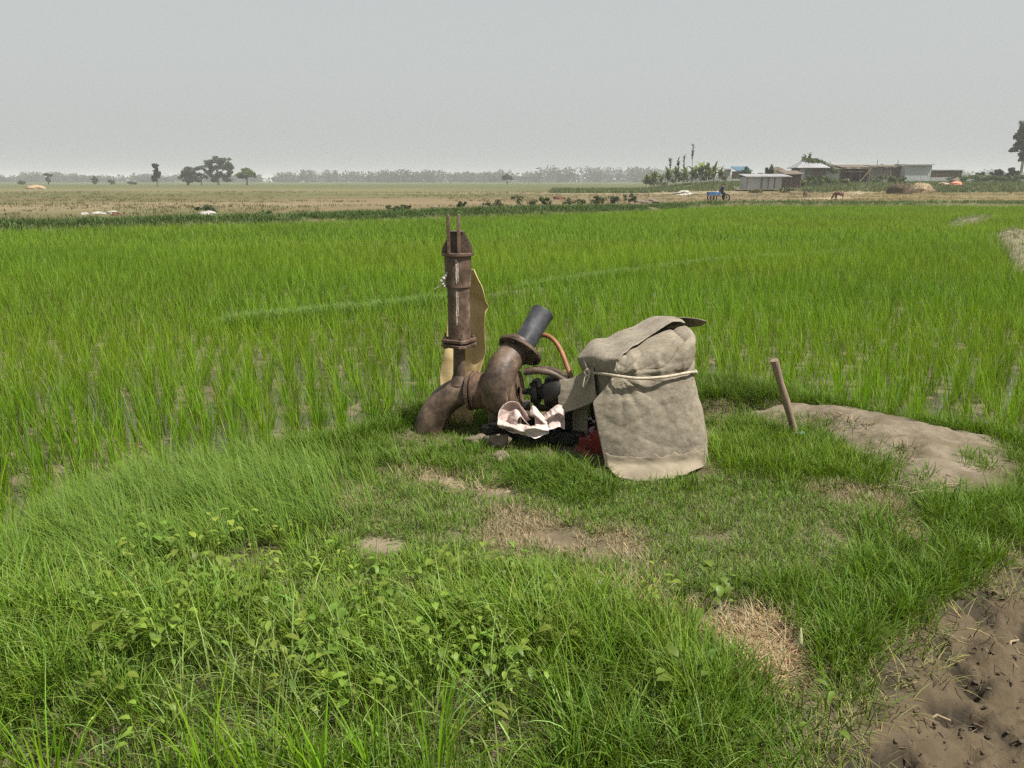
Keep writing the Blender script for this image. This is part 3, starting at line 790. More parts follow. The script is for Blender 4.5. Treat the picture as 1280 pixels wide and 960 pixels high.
def weeds():
    ps = []
    ZONES = [((340, 795), 210, 80, 95), ((230, 720), 150, 40, 34), ((480, 860), 150, 70, 36), ((580, 790), 160, 60, 30), ((700, 880), 200, 60, 16), ((110, 810), 110, 60, 14), ((790, 760), 50, 30, 9), ((620, 740), 60, 20, 8), ((400, 870), 150, 50, 14)]
    X = []; Y = []
    for (cx, cy), sx, sy, n in ZONES:
        g = G(rng.normal(cx, sx * .6, n), rng.normal(cy, sy * .6, n)); X.append(g[:, 0]); Y.append(g[:, 1])
    X = np.concatenate(X); Y = np.concatenate(Y); Z = height(X, Y)
    kk = rng.uniform(0, 1, len(X)) > .48
    for x, y, z in zip(X[kk], Y[kk], Z[kk]):
        n = rng.integers(5, 14); a = rng.uniform(0, 6.28, n); hh = rng.uniform(.07, .20, n); rr = rng.uniform(.015, .09, n)
        sz = rng.uniform(.018, .052, n) * rng.uniform(.7, 1.2)
        c = np.array((.165 * rng.uniform(.9, 1.3), .265, .035))[None] * rng.uniform(.6, 1.15) * rng.uniform(.7, 1.15, n)[:, None]
        ps.append(leaves(x + rr * np.cos(a), y + rr * np.sin(a), z + hh, sz, a + rng.normal(0, .5, n), rng.normal(.25, .3, n), c))
        b = np.stack([np.full(n, x), np.full(n, y), np.full(n, z)], -1)
        ps.append(blades(b, np.hypot(hh, rr) * 1.03, a, np.arctan2(rr, hh), np.zeros(n), np.full(n, .004), 2, c * .8))
    stuff('weeds', ps, M['weed'], 'pale green broad leaved weeds in the near grass', 'weeds')
weeds()

# weeds and rough grass on the far bund, tussocks over the dry fields
def far_cover():
    ps = []
    n = 9000; x = rng.uniform(-30, 42, n); fy = far_y(x); y = fy + rng.normal(1.2, .7, n)
    k = (fbm(x * .3, y * .6, 101) > .36) & ~((x > 11) & (rng.uniform(0, 1, n) > .25)); x, y = x[k], y[k]
    ps.append(tufts(x, y, 9, .18, .24, .035, 2, np.array((.085, .135, .036)), (.45, .3), (.5, .3), None, .25))
    n = 26000; x = rng.uniform(-1, 1, n); y = rng.uniform(30, 125, n); x = x * y * .75; k = (y > far_y(x) + 1.5) & (fbm(x * .12, y * .35, 102) > .5); x, y = x[k], y[k]
    px = x / y * 1000
    cc = np.where((px > 380)[:, None], np.array((.21, .165, .07))[None], np.array((.14, .135, .06))[None])
    kp = (px > 350) | (rng.uniform(0, 1, len(x)) > .5)
    x, y, cc = x[kp], y[kp], cc[kp]
    ps.append(tufts(x, y, 7, .22, .20, .04, 2, cc, (.4, .3), (.5, .3), None, .25))
    n = 9000; y = rng.uniform(104, 150, n); x = XO(1, y) * 0 + (rng.uniform(690, 1330, n) - 640) / F * y * .97
    pxg = 640 + F * x / (y * CP); k = (fbm(x * .15, y * .2, 103) > .42) & ~((pxg > 918) & (pxg < 1003) & (y < 116)); x, y = x[k], y[k]
    ps.append(tufts(x, y, 8, .35, .5, .09, 2, np.array((.085, .115, .036)), (.4, .3), (.5, .3), None, .25))
    stuff('rough_grass', ps, M['grass'], 'dark rough grass and weeds on the far bund and fields', 'grass')
far_cover()

def mud_lumps():
    bm = bmesh.new(); bmesh.ops.create_icosphere(bm, subdivisions=2, radius=1)
    U0 = np.array([v.co[:] for v in bm.verts]); T0 = np.array([[v.index for v in f.verts] for f in bm.faces]); bm.free()
    ps = []
    for q, d, smax, cl in ((MUD, 900, .010, (.085, .066, .046)), (DIRT, 260, .012, (.20, .155, .108)), (BARE, 120, .014, (.28, .22, .155))):
        qa = np.clip(np.array(q), -3, 4.0); n = int((np.ptp(qa[:, 0])) * (qa[:, 1].max() - max(qa[:, 1].min(), 1.25)) * d)
        x = rng.uniform(qa[:, 0].min(), qa[:, 0].max(), n); y = rng.uniform(max(qa[:, 1].min(), 1.25), qa[:, 1].max(), n)
        k = (sdpoly(x, y, q) < .02) & (fbm(x * 5, y * 5, 96) > .42); x, y = x[k], y[k]; z = height(x, y); n = len(x)
        sz = smax * rng.uniform(.12, 1, n) ** 1.8
        off = rng.uniform(0, 50, n)[:, None]
        rad = 1 + 1.1 * (fbm(U0[None, :, 0] * 1.6 + off, U0[None, :, 1] * 1.6 + U0[None, :, 2] * 1.3, 8) - .5)
        st = np.stack([rng.uniform(.7, 1.7, n), rng.uniform(.7, 1.7, n), rng.uniform(.25, .6, n)], -1)
        V = U0[None] * rad[..., None] * st[:, None] * sz[:, None, None] + np.stack([x, y, z], -1)[:, None]
        c = np.array(cl)[None] * rng.uniform(.55, 1.3, n)[:, None]
        m = len(U0); T = (np.arange(n) * m)[:, None, None] + T0[None]
        ps.append((V.reshape(-1, 3), None, T.reshape(-1, 3), np.repeat(c[:, None], m, 1).reshape(-1, 3)))
    stuff('mud_crumbs', ps, M['crumb'], 'crumbs and lumps of earth on the mud and bare ground', 'earth crumbs')
M['crumb'] = colmat('crumbly_earth', amt=.4, bump=.8, dist=.01, bsc=80, scales=(20, 90))
mud_lumps()

# ------------------------------------------------------------------ foliage clumps, trees
def cards(c, size, col, flat=.5):
    """small leaf-sprig faces, each a bent pair of quads"""
    N = len(c)
    n = rng.normal(0, 1, (N, 3)); n[:, 2] += flat; n /= np.linalg.norm(n, axis=1)[:, None]
    a = np.cross(n, rng.normal(0, 1, (N, 3))); a /= np.linalg.norm(a, axis=1)[:, None] + 1e-9
    b = np.cross(n, a); s = (size * rng.uniform(.6, 1.35, N))[:, None]
    V = np.stack([c - a * s, c - b * s * .42 + n * s * .1, c + a * s, c + b * s * .42 + n * s * .1], 1)
    Q = np.arange(N * 4).reshape(N, 4)
    return V.reshape(-1, 3), Q, None, np.repeat(col[:, None], 4, 1).reshape(-1, 3)

def blob_points(center, rad, n, shell=.55):
    d = rng.normal(0, 1, (n, 3)); d /= np.linalg.norm(d, axis=1)[:, None]
    r = rng.uniform(shell, 1.0, n) ** .8
    return np.asarray(center)[None] + d * r[:, None] * np.asarray(rad)[None]

def tree(name, label, px, Y, lobes, trunk_h, trunk_r, colour, n=900, size=.35, cat='tree', group=None, limbs=True, bark='bark', gap=.25, sub=12):
    """lobes in metres relative to the trunk base: (x, y, z, rx, ry, rz). Every lobe is broken into sub-clumps."""
    bx = XO(px, Y); bz = hz(bx, Y) - .05
    root = empty(name, (bx, Y, bz), 0, label, cat, group)
    t = MB()
    top = Vector((rng.normal(0, .15), rng.normal(0, .15), trunk_h))
    t.sweep([(0, 0, -.1), (rng.normal(0, .04), 0, trunk_h * .4), top], [trunk_r * 1.25, trunk_r, trunk_r * .6], 9)
    ps = []
    for (lx, ly, lz, rx, ry, rz) in lobes:
        if limbs:
            e = Vector((lx, ly, lz)); s0 = Vector((top.x * .7, top.y * .7, trunk_h * random.uniform(.55, .95)))
            mid_ = s0.lerp(e, .5) + Vector((0, 0, -.15 * rz))
            t.sweep([s0, mid_, e], [trunk_r * .5, trunk_r * .32, trunk_r * .14], 6)
        subs = blob_points((lx, ly, lz), (rx * .95, ry * .95, rz * .9), sub, .2)
        for s_ in subs:
            f = rng.uniform(.28, .66)
            m = max(40, int(2.2 * n / (len(lobes) * sub)))
            c = blob_points(s_, (rx * f, ry * f, rz * f * .8), m, .05)
            base = np.asarray(colour) * rng.uniform(.75, 1.3)
            col = base[None] * rng.uniform(.7, 1.3, m)[:, None]
            ps.append(cards(c, size * .82, col))
    t.build('trunk', M[bark], root, org=(0, 0, 0))
    v, q, tt_, c = join(ps)
    o = mesh_obj('crown', raw_mesh('crown', v, q, tt_, c, smooth=False), M['tree_leaf'], root)
    return root

DG = (.045, .062, .026); MG = (.06, .085, .028)
m1 = 256 / F                                       # metres per pixel at 256 m
tree('slender_tree', 'slender dark tree standing alone left of the tree clump', 197, 230,
     [(-.35, 0, 2.6, 1.1, 1.1, 1.1), (.2, 0, 4.3, 1.0, 1.0, 1.1), (0, 0, 5.9, .8, .8, .9), (.5, .2, 3.6, .8, .8, .7)], 5.5, .16, DG, 1700, .28)
tree('low_tree', 'low dark dense tree at the left end of the tree clump', 235, 290,
     [(-1.2, 0, 4.0, 1.8, 1.8, 2.0), (1.2, 0, 4.4, 1.9, 1.9, 2.2), (.2, 0, 2.4, 2.2, 2, 1.8), (2.2, 0, 2.6, 1.5, 1.5, 1.6), (0, 1, 5.6, 1.3, 1.3, 1.0)], 4, .3, DG, 2600, .42)
tree('airy_tree', 'thin airy tree between two denser trees of the clump', 252, 300,
     [(-1.5, 0, 6.2, 1.7, 1.7, .9), (.8, 0, 6.6, 1.9, 1.9, .9), (2.3, 0, 5.2, 1.2, 1.2, .8), (-.4, 0, 4.0, 1.2, 1.2, .7), (-2.2, 0, 4.6, 1.2, 1.2, 1.0), (1.4, 0, 3.0, 1.1, 1.0, .9), (-1.0, 0, 2.0, 1.3, 1.1, .9)], 5, .18, (.055, .068, .035), 1300, .36)
tree('spreading_tree', 'tallest tree of the clump with a wide domed crown', 273, 300,
     [(-2.6, 0, 8.0, 2.3, 2.3, 1.7), (.2, 0, 9.2, 2.8, 2.8, 1.6), (3.2, 0, 8.6, 2.6, 2.6, 1.9), (4.9, 0, 6.8, 1.7, 1.7, 1.8), (2.0, .5, 6.6, 2.2, 2.2, 1.6), (-1.6, 0, 6.2, 1.8, 1.8, 1.4),
      (.5, 0, 3.8, 1.6, 1.6, 1.5), (2.6, 0, 3.4, 1.3, 1.3, 1.4), (-2.9, 0, 4.2, 1.5, 1.4, 1.5), (4.3, 0, 4.4, 1.5, 1.4, 1.3), (-1.2, 0, 2.0, 1.5, 1.3, 1.0), (3.4, 0, 1.8, 1.6, 1.3, .9)], 6.5, .32, DG, 4200, .45)
tree('round_tree', 'round bright green tree right of the dark tree clump', 309, 275,
     [(-1.8, 0, 3.9, 1.6, 1.6, 1.4), (.1, 0, 4.7, 2.0, 2.0, 1.4), (1.9, 0, 3.8, 1.6, 1.6, 1.5), (0, -.6, 3.4, 1.8, 1.4, 1.2)], 3.2, .24, (.10, .14, .036), 2600, .36)
tree('bent_tree', 'small distant tree with a bent top at far left', 61, 330, [(0, 0, 2.0, 1.2, 1.2, 1.4), (-.4, 0, 4.2, 1.4, 1, .5), (1.2, 0, 3.9, .8, .8, .4)], 4, .2, DG, 700, .4)
tree('distant_bush', 'small dark pointed bush on the horizon at left', 119, 330, [(0, 0, 1.5, 1.4, 1.3, 1.3), (0, 0, 2.6, .7, .7, .7)], 1.6, .2, DG, 700, .4, 'bush')
tree('distant_bush', 'smaller of two dark bushes on the left horizon', 139, 340, [(0, 0, 1.3, 1.4, 1.2, 1.0)], 1.2, .2, DG, 350, .4, 'bush')
tree('distant_bush', 'low wide dark bush at the far left edge of the horizon', 26, 340, [(0, 0, 1.0, 1.3, 1.2, .8), (1.2, 0, .8, .9, .9, .6)], 1.0, .2, DG, 400, .4, 'bush')
tree('distant_bush', 'low dark bush left of the slender lone tree', 165, 340, [(-.6, 0, .8, 1.2, 1.2, .7), (1.0, 0, .7, 1.0, 1, .6)], .8, .2, DG, 400, .4, 'bush')
tree('dark_tree', 'dark tree standing in front of the hazy treeline at centre', 634, 360, [(-1.2, 0, 2.8, 1.5, 1.4, 1.2), (1.2, 0, 2.9, 1.5, 1.4, 1.1), (0, 0, 3.8, 1.5, 1.4, 1.1)], 2.6, .25, DG, 1200, .45)
tree('tall_tree', 'tall grey green tree with pale trunk at the far right', 1273, 170,
     [(-1.1, 0, 11.0, 1.2, 1.2, 1.6), (.6, 0, 10.4, 1.5, 1.5, 2.2), (-.6, 0, 8.6, 1.5, 1.5, 1.3), (1.2, 0, 8.0, 1.8, 1.8, 1.6), (-2.6, 0, 6.8, .9, .9, .35), (-1.5, 0, 7.3, .9, .9, .5), (.6, 0, 5.8, 1.2, 1.2, .9), (2.4, 0, 10.5, 1.6, 1.6, 2.4), (3.4, 0, 7.6, 1.8, 1.8, 2.0), (-.2, 0, 9.8, 1.7, 1.5, 1.6), (.4, .5, 8.8, 1.7, 1.5, 1.5), (.6, 0, 7.2, 1.9, 1.5, 1.1), (2.2, 0, 6.6, 1.6, 1.5, 1.2), (-.9, 0, 7.8, 1.4, 1.3, 1.2), (-.5, .3, 10.2, 1.5, 1.4, 1.5), (.2, 0, 5.2, 1.5, 1.3, .8), (-1.9, 0, 9.4, .9, .9, .9)],
     9.5, .26, (.05, .062, .036), 9000, .30, bark='palebark')
for px, hgt, lab in ((1196, 1.7, 'low bush at the left end of the hedge row by the tall tree'), (1222, 2.3, 'pale hedge bush in the row left of the tall tree'), (1244, 2.6, 'dark hedge bush just left of the tall tree'),
                     (1262, 3.0, 'dark rounded bush at the foot of the tall tree')):
    tree('hedge_bush', lab, px, 172, [(-.9, 0, hgt * .45, 1.3, 1.2, hgt * .4), (.8, 0, hgt * .5, 1.3, 1.2, hgt * .45), (0, 0, hgt * .8, .8, .8, hgt * .3)], hgt * .6, .12, (.055, .072, .034), 1100, .26, 'bush', 'hedge bushes at the right')

def treeline():
    ps = []
    n = 620
    px = rng.uniform(-420, 1500, n)
    for p in px:
        Yd = rng.uniform(760, 900); hpx = 9 + 9 * fbm(np.array([p * .010]), np.array([.5]), 120)[0] + 5 * (fbm(np.array([p * .06]), np.array([3.5]), 121)[0] - .5) * 2
        hpx *= 1.0 + .35 * math.exp(-((p - 740) / 120.0) ** 2) - (.25 if 100 < p < 330 else 0)
        hh = max(4.0, hpx * Yd / F * .95); x = XO(p, Yd)
        rx = rng.uniform(4.5, 9)
        m = 110
        c = blob_points((x, Yd, hh * .45), (rx, 6, hh * .55), m, .1)
        lo = rng.uniform(0, 1, m) < .35; c[lo, 0] = x + rng.uniform(-12, 12, lo.sum()); c[lo, 2] = rng.uniform(.2, hh * .5, lo.sum())
        c[:, 2] = np.maximum(c[:, 2], .4)
        ps.append(cards(c, rng.uniform(1.3, 1.9), np.array((.035, .052, .028))[None] * rng.uniform(.8, 1.15) * rng.uniform(.7, 1.3, m)[:, None]))
    v, q, t, c = join(ps)
    o = mesh_obj('treeline', raw_mesh('treeline', v, q, t, c, smooth=False), M['tree_leaf'])
    tag(o, 'hazy grey green belt of trees along the horizon', 'woods', kind='stuff')
treeline()

# banana plants: stem + big drooping leaves
def banana(px, Y, h, label):
    x = XO(px, Y); z = hz(x, Y)
    root = empty('banana_plant', (x, Y, z), 0, label, 'banana plant', 'banana plants beside the homestead')
    st = MB(); st.sweep([(0, 0, -.1), (rng.normal(0, .05), 0, h * .35), (rng.normal(0, .08), 0, h * .62)], [.15, .12, .08], 8)
    st.build('stem', M['palebark'], root, org=(0, 0, 0))
    n = 17; a = rng.uniform(0, 6.28, n); L = h * rng.uniform(.40, .68, n)
    b = np.stack([np.zeros(n), np.zeros(n), h * rng.uniform(.30, .60, n)], -1)
    col = np.array((.125, .165, .055))[None] * rng.uniform(.5, 1.4, n)[:, None]
    v, q, t, c = blades(b, L, a, rng.uniform(.05, .55, n), rng.uniform(.7, 1.9, n), np.full(n, h * .19), 5, col, tip=(.22, .19, .08))
    mesh_obj('leaves', raw_mesh('leaves', v, q, t, c), M['tree_leaf'], root)
BAN = [(808, 2.6, 'short dark banana plant at the left end of the row'), (817, 3.1, 'second banana plant from the left end of the row'), (826, 2.9, 'banana plant below the leftmost areca palm'),
       (835, 3.4, 'banana plant between the two short areca palms'), (845, 3.2, 'banana plant under the short right-hand areca palm'), (856, 3.3, 'banana plant under the tallest areca palm'),
       (866, 3.7, 'banana plant right of the tallest areca palm'), (875, 4.2, 'tallest banana plant of the row above the blue cart'), (883, 3.8, 'pale banana plant just right of the tallest one'),
       (891, 3.4, 'banana plant above the cart rider'), (899, 2.8, 'short banana plant at the right end of the row')]
for k, (px, h, lab) in enumerate(BAN): banana(px, 134 + 5 * ((k * 7) % 3), h, lab)

def areca(px, Y, h, label):
    x = XO(px, Y); z = hz(x, Y)
    root = empty('areca_palm', (x, Y, z), 0, label, 'palm', 'areca palms behind the banana plants')
    st = MB(); st.sweep([(0, 0, -.1), (.08, 0, h * .5), (0, 0, h)], [.06, .05, .04], 7); st.build('trunk', M['bark'], root, org=(0, 0, 0))
    n = 30; a = rng.uniform(0, 6.28, n)
    b = np.stack([np.zeros(n), np.zeros(n), h - rng.uniform(0, .38, n) * h], -1)
    v, q, t, c = blades(b, rng.uniform(.6, 1.0, n), a, rng.uniform(.2, .8, n), rng.uniform(.6, 1.4, n), np.full(n, .2), 4, np.array((.06, .075, .04))[None] * rng.uniform(.7, 1.2, n)[:, None])
    mesh_obj('crown', raw_mesh('crown', v, q, t, c), M['tree_leaf'], root)
areca(836, 150, 4.9, 'leftmost areca palm with a thick dark crown'); areca(846, 150, 5.0, 'short areca palm left of the middle pair')
areca(853, 152, 5.4, 'areca palm just left of the tallest one'); areca(863, 152, 7.2, 'tallest thin areca palm rising above the banana row')

# ------------------------------------------------------------------ homestead
def corrug(mb, a, b, z0, z1, n=None, amp=.025):
    """corrugated sheet wall standing between two plan points, real thickness"""
    a = Vector((a[0], a[1], 0)); b = Vector((b[0], b[1], 0)); d = b - a; L = d.length; nrm = Vector((d.y, -d.x, 0)).normalized()
    n = n or max(6, int(L / .12)); V = []
    for i in range(n + 1):
        p = a + d * i / n + nrm * (amp * (1 if i % 2 else -1))
        V += [(p.x, p.y, z0), (p.x, p.y, z1), (p.x - nrm.x * .03, p.y - nrm.y * .03, z0), (p.x - nrm.x * .03, p.y - nrm.y * .03, z1)]
    Fc = []
    for i in range(n):
        k = 4 * i; Fc += [(k, k + 4, k + 5, k + 1), (k + 2, k + 3, k + 7, k + 6), (k + 1, k + 5, k + 7, k + 3), (k, k + 2, k + 6, k + 4)]
    Fc += [(0, 1, 3, 2), (4 * n, 4 * n + 2, 4 * n + 3, 4 * n + 1)]
    mb.add(V, Fc)

def bpos(px0, px1, Y):
    x0, x1 = XO(px0, Y), XO(px1, Y); return x0, x1, hz((x0 + x1) / 2, Y)
def zpx(py, Y): return P(640, py, Y).z

def tin_shed():
    Y = 107; x0, x1, g = bpos(932, 976, Y); z0 = zpx(236.5, Y); zt = zpx(221.5, Y)
    r = empty('tin_shed', ((x0 + x1) / 2, Y, z0), 0, 'low pale corrugated tin shed with flat roof left of hut', 'shed')
    xe = XO(981, Y + 2.6)
    w = MB(); corrug(w, (x0, Y), (x0 + (x1 - x0) * .42, Y), z0, zt); w.build('wall', M['tin'], r, smooth=False)
    w = MB(); corrug(w, (x0 + (x1 - x0) * .44, Y + .03), (x1, Y + .03), z0, zt); w.build('wall', M['tin'], r, smooth=False)
    w = MB(); corrug(w, (x0, Y + 3), (x0, Y + .04), z0, zt); corrug(w, (x1, Y + .04), (x1, Y + 3), z0, zt); corrug(w, (x1, Y + 3), (x0, Y + 3), z0, zt); w.build('wall', M['tin'], r, smooth=False)
    for f in (.43, .62, .8):
        p = MB(); xx = x0 + (x1 - x0) * f; p.box((xx, Y - .05, (z0 + zt) / 2), (.09, .08, zt - z0)); p.build('post', M['bamboo'], r, smooth=False)
    p = MB(); p.box((x0 + .08, Y - .05, (z0 + zt) / 2), (.10, .08, zt - z0)); p.build('post', M['wood'], r, smooth=False)
    rf = MB(); a, b = x0 - .25, x1 + 1.2
    rf.add([(a, Y - .5, zt + .02), (b, Y - .5, zt + .02), (b, Y + 3.3, zt + .38), (a, Y + 3.3, zt + .38), (a, Y - .5, zt + .10), (b, Y - .5, zt + .10), (b, Y + 3.3, zt + .46), (a, Y + 3.3, zt + .46)],
           [(0, 3, 2, 1), (4, 5, 6, 7), (0, 1, 5, 4), (1, 2, 6, 5), (2, 3, 7, 6), (3, 0, 4, 7)]); rf.build('roof', M['roof_tin'], r, smooth=False)
tin_shed()

def bamboo_shed():
    Y = 112; x0, x1, g = bpos(981, 999, Y); z0 = zpx(235.5, Y); zt = zpx(218.5, Y)
    r = empty('bamboo_shed', ((x0 + x1) / 2, Y, z0), 0, 'brown bamboo shed between tin shed and hipped roof hut', 'shed')
    w = MB(); w.box(((x0 + x1) / 2, Y + 1.2, (z0 + zt) / 2), (x1 - x0, 2.4, zt - z0)); w.build('wall', M['bamboo'], r, smooth=False)
    for f in (.0, .33, .66, 1): 
        p = MB(); p.sweep([(x0 + (x1 - x0) * f, Y - .08, z0), (x0 + (x1 - x0) * f, Y - .08, zt)], .05, 6); p.build('post', M['wood'], r)
    rf = MB(); rf.bar(((x0 + x1) / 2, Y - .6, zt + .05), ((x0 + x1) / 2, Y + 2.9, zt + .55), x1 - x0 + .8, .14); rf.build('roof', M['thatch'], r, smooth=False)
bamboo_shed()

def hut():
    Y = 132; x0, x1, g = bpos(997, 1029, Y); zb = zpx(231, Y); zp = zpx(225.5, Y); zt = zpx(209.5, Y); za = zpx(199, Y)
    r = empty('hut', ((x0 + x1) / 2, Y, zb - .3), 0, 'grey tin walled hut with pale hipped roof and creepers', 'hut')
    b = MB(); b.box(((x0 + x1) / 2, Y + 2, (zb - .6 + zp) / 2), (x1 - x0 + .5, 4.5, zp - zb + .6)); b.build('plinth', M['mudwall'], r, smooth=False)
    n = 4; ws = np.linspace(x0, x1, n + 1)
    for i in range(n):
        w = MB(); corrug(w, (ws[i] + .03, Y), (ws[i + 1] - .03, Y), zp, zt, 10); w.build('wall', M['tin_dark' if i != 0 else 'tin'] if i < 2 else M['bamboo'], r, smooth=False)
    w = MB(); w.box(((x0 + x1) / 2, Y + 2.05, (zp + zt) / 2), (x1 - x0 - .1, 3.9, zt - zp)); w.build('wall', M['tin_dark'], r, smooth=False)
    for q in ws:
        p = MB(); p.sweep([(q, Y - .09, zp), (q, Y - .09, zt)], .06, 6); p.build('post', M['wood'], r)
    rf = MB(); e = .6; cx = (x0 + x1) / 2; hw = (x1 - x0) / 2
    V = [(x0 - e, Y - e, zt), (x1 + e, Y - e, zt), (x1 + e, Y + 4 + e, zt), (x0 - e, Y + 4 + e, zt), (cx - hw * .30, Y + 2, za), (cx + hw * .45, Y + 2, za)]
    V2 = [(a, bb, c - .08) for a, bb, c in V]
    Fc = [(0, 1, 5, 4), (1, 2, 5), (2, 3, 4, 5), (3, 0, 4)]
    rf.add(V + V2, Fc + [tuple(i + 6 for i in f)[::-1] for f in Fc] + [(0, 6, 7, 1), (1, 7, 8, 2), (2, 8, 9, 3), (3, 9, 6, 0)]); rf.build('roof', M['roof_tin'], r, smooth=False)
    # creeper over the right slope
    ps = []
    for k in range(26):
        f = k / 25; cxp = 1008 + 36 * f; cyp = 200.5 + 15 * max(0, f - .25) ** 1.3 * 1.4
        c = P(cxp, cyp, Y + 1.6); m = 70
        pts = blob_points(c, (.7, 1.1, .42), m, .1)
        ps.append(cards(pts, .20, np.array((.085, .115, .035))[None] * rng.uniform(.75, 1.25) * rng.uniform(.7, 1.3, m)[:, None]))
    v, q, t, c = join(ps); v = v - np.array(r.location)[None]
    mesh_obj('creeper', raw_mesh('creeper', v, q, t, c, smooth=False), M['tree_leaf'], r)
hut()

def lean_building(name, label, pxa, pxb, Y, ytop, ybot, wall, roof, dep=3.0, openfront=False, posts=3, rise=.35, cat='shed'):
    x0, x1, g = bpos(pxa, pxb, Y); z0 = zpx(ybot, Y); zt = zpx(ytop, Y)
    r = empty(name, ((x0 + x1) / 2, Y, z0), 0, label, cat)
    w = MB()
    if openfront:
        corrug(w, (x1, Y + dep), (x0, Y + dep), z0 - .4, zt); corrug(w, (x0, Y + dep), (x0, Y + .5), z0 - .4, zt); corrug(w, (x1, Y + .5), (x1, Y + dep), z0 - .4, zt)
    else:
        corrug(w, (x0, Y), (x1, Y), z0 - .4, zt); corrug(w, (x0, Y + dep), (x0, Y + .03), z0 - .4, zt); corrug(w, (x1, Y + .03), (x1, Y + dep), z0 - .4, zt)
    w.build('wall', M[wall], r, smooth=False)
    for i in range(posts):
        q = x0 + (x1 - x0) * i / max(1, posts - 1)
        p = MB(); p.sweep([(q, Y - .12, z0 - .4), (q, Y - .12, zt + .02)], .07, 6); p.build('post', M['wood'], r)
    rf = MB(); rf.bar(((x0 + x1) / 2, Y - .5, zt + .08), ((x0 + x1) / 2, Y + dep + .4, zt + .08 + rise), x1 - x0 + .5, .12); rf.build('roof', M[roof], r, smooth=False)
    return r, x0, x1, z0, zt
lean_building('tin_wall_shed', 'pale tin walled lean-to right of the hipped roof hut', 1030, 1048, 136, 212, 226, 'tin', 'thatch', 2.5, posts=2)
r_, x0_, x1_, z0_, zt_ = lean_building('cattle_shed', 'dark open fronted shed with low brown roof beside hut', 1050, 1084, 136, 210, 228, 'bamboo', 'thatch', 4.0, True, 4, .5)
mb_ = MB(); mb_.bar((x0_, 135.4, zt_ - .1), (x1_, 135.4, zt_ - .1), .1, .1); mb_.bar((x0_, 135.3, zt_ - .6), ((x0_ * .3 + x1_ * .7), 135.3, zt_ - .6), 1.1, .08); mb_.build('awning', M['thatch'], r_, smooth=False)
mb_ = MB(); mb_.bar((x1_ - 2.2, 134.9, z0_ - .3), (x1_ - .2, 134.9, zt_), .12, .12); mb_.build('brace', M['wood'], r_, smooth=False)
lean_building('grey_shed', 'grey plank shed with thin posts left of tin-clad shed', 1087, 1110, 140, 209, 225, 'tin_dark', 'thatch', 3, posts=4)
lean_building('bamboo_lean_to', 'brown bamboo lean-to joining the grey plank shed', 1111, 1128, 141, 209, 225, 'bamboo', 'thatch', 3, posts=3)
lean_building('tin_clad_shed', 'rightmost shed, clad in plain grey blue tin sheets', 1129, 1161, 139, 206.5, 221, 'tin', 'roof_tin', 3.5, posts=0, rise=.15)
lean_building('long_low_shed', 'long low dark shed with pale flat roof right of tin-clad shed', 1165, 1199, 160, 213, 219, 'bamboo', 'roof_tin', 4, posts=4, rise=.12)
lean_building('blue_roofed_shed', 'distant shed under a blue sheet roof behind banana plants', 920, 937, 165, 214, 221, 'bamboo', 'roof_blue', 4, posts=2, rise=.9)
lean_building('white_hut', 'small white walled hut right of the banana row', 907, 912, 150, 212, 224, 'white_plastic', 'roof_tin', 2, posts=0, rise=.1)
lean_building('far_tin_roof', 'pale tin roofed house peeping behind the cattle shed', 1042, 1056, 168, 207.5, 222, 'bamboo', 'roof_tin', 4, posts=0, rise=.75, cat='house')
for px_, ya, Yp, lab in ((1097, 200, 141, 'tall bamboo pole rising over the grey plank shed'), (1123, 199.5, 142, 'tall bamboo pole rising over the bamboo lean-to'), (1038, 202, 139, 'bamboo pole behind the pale lean-to')):
    q = MB(); a_ = P(px_, ya, Yp); q.sweep([(a_.x - .05, Yp, 0), (a_.x, Yp, a_.z)], [.07, .05], 7); tag(q.build('bamboo_pole', M['bamboo'], None, a_), lab, 'pole')

def heap(name, label, cat, px, Y, w, d, h, mat, seed=0, rough=.25, group=None, rz=0, straw=None):
    n, m = 26, 14; V = []; Fc = []
    for j in range(m + 1):
        el = (j / m) * math.pi / 2
        for i in range(n):
            a = 2 * math.pi * i / n
            k = 1 + rough * (fbm(np.array([math.cos(a) * 1.6 + seed * 3.1]), np.array([math.sin(a) * 1.6 + j * .28]), seed)[0] - .5) * 2
            V.append((math.cos(a) * math.cos(el) ** .8 * w / 2 * k, math.sin(a) * math.cos(el) ** .8 * d / 2 * k, -.05 + h * math.sin(el) * (.75 + .5 * fbm(np.array([math.cos(a) + seed]), np.array([math.sin(a) + el]), seed + 3)[0])))
    for j in range(m):
        for i in range(n): Fc.append((j * n + i, j * n + (i + 1) % n, (j + 1) * n + (i + 1) % n, (j + 1) * n + i))
    Fc.append(tuple(range(m * n, m * n + n)))
    x = XO(px, Y); b = MB(); b.add(V, Fc); o = b.build(name, mat, None, (0, 0, 0)); o.location = (x, Y, hz(x, Y)); o.rotation_euler = (0, 0, rz)
    tag(o, label, cat, group)
    if straw:
        k = 500; a = rng.uniform(0, 6.28, k); e = np.arcsin(rng.uniform(0, 1, k))
        bs = np.stack([np.cos(a) * np.cos(e) * w / 2, np.sin(a) * np.cos(e) * d / 2, np.sin(e) * h * .95], -1)
        v, q, t, c = blades(bs, rng.uniform(.3, .6, k), a, rng.uniform(.7, 1.5, k), rng.uniform(.2, 1, k), np.full(k, .05), 2, np.array(straw)[None] * rng.uniform(.6, 1.3, k)[:, None])
        mesh_obj('loose_straw', raw_mesh('loose_straw', v, q, t, c), M['litter'], o)
    return o
heap('haystack', 'dark brown haystack on the dry field right of track', 'haystack', 1124, 100, 2.9, 2.4, 1.35, M['hay_dark'], 2, .3, straw=(.09, .06, .035))
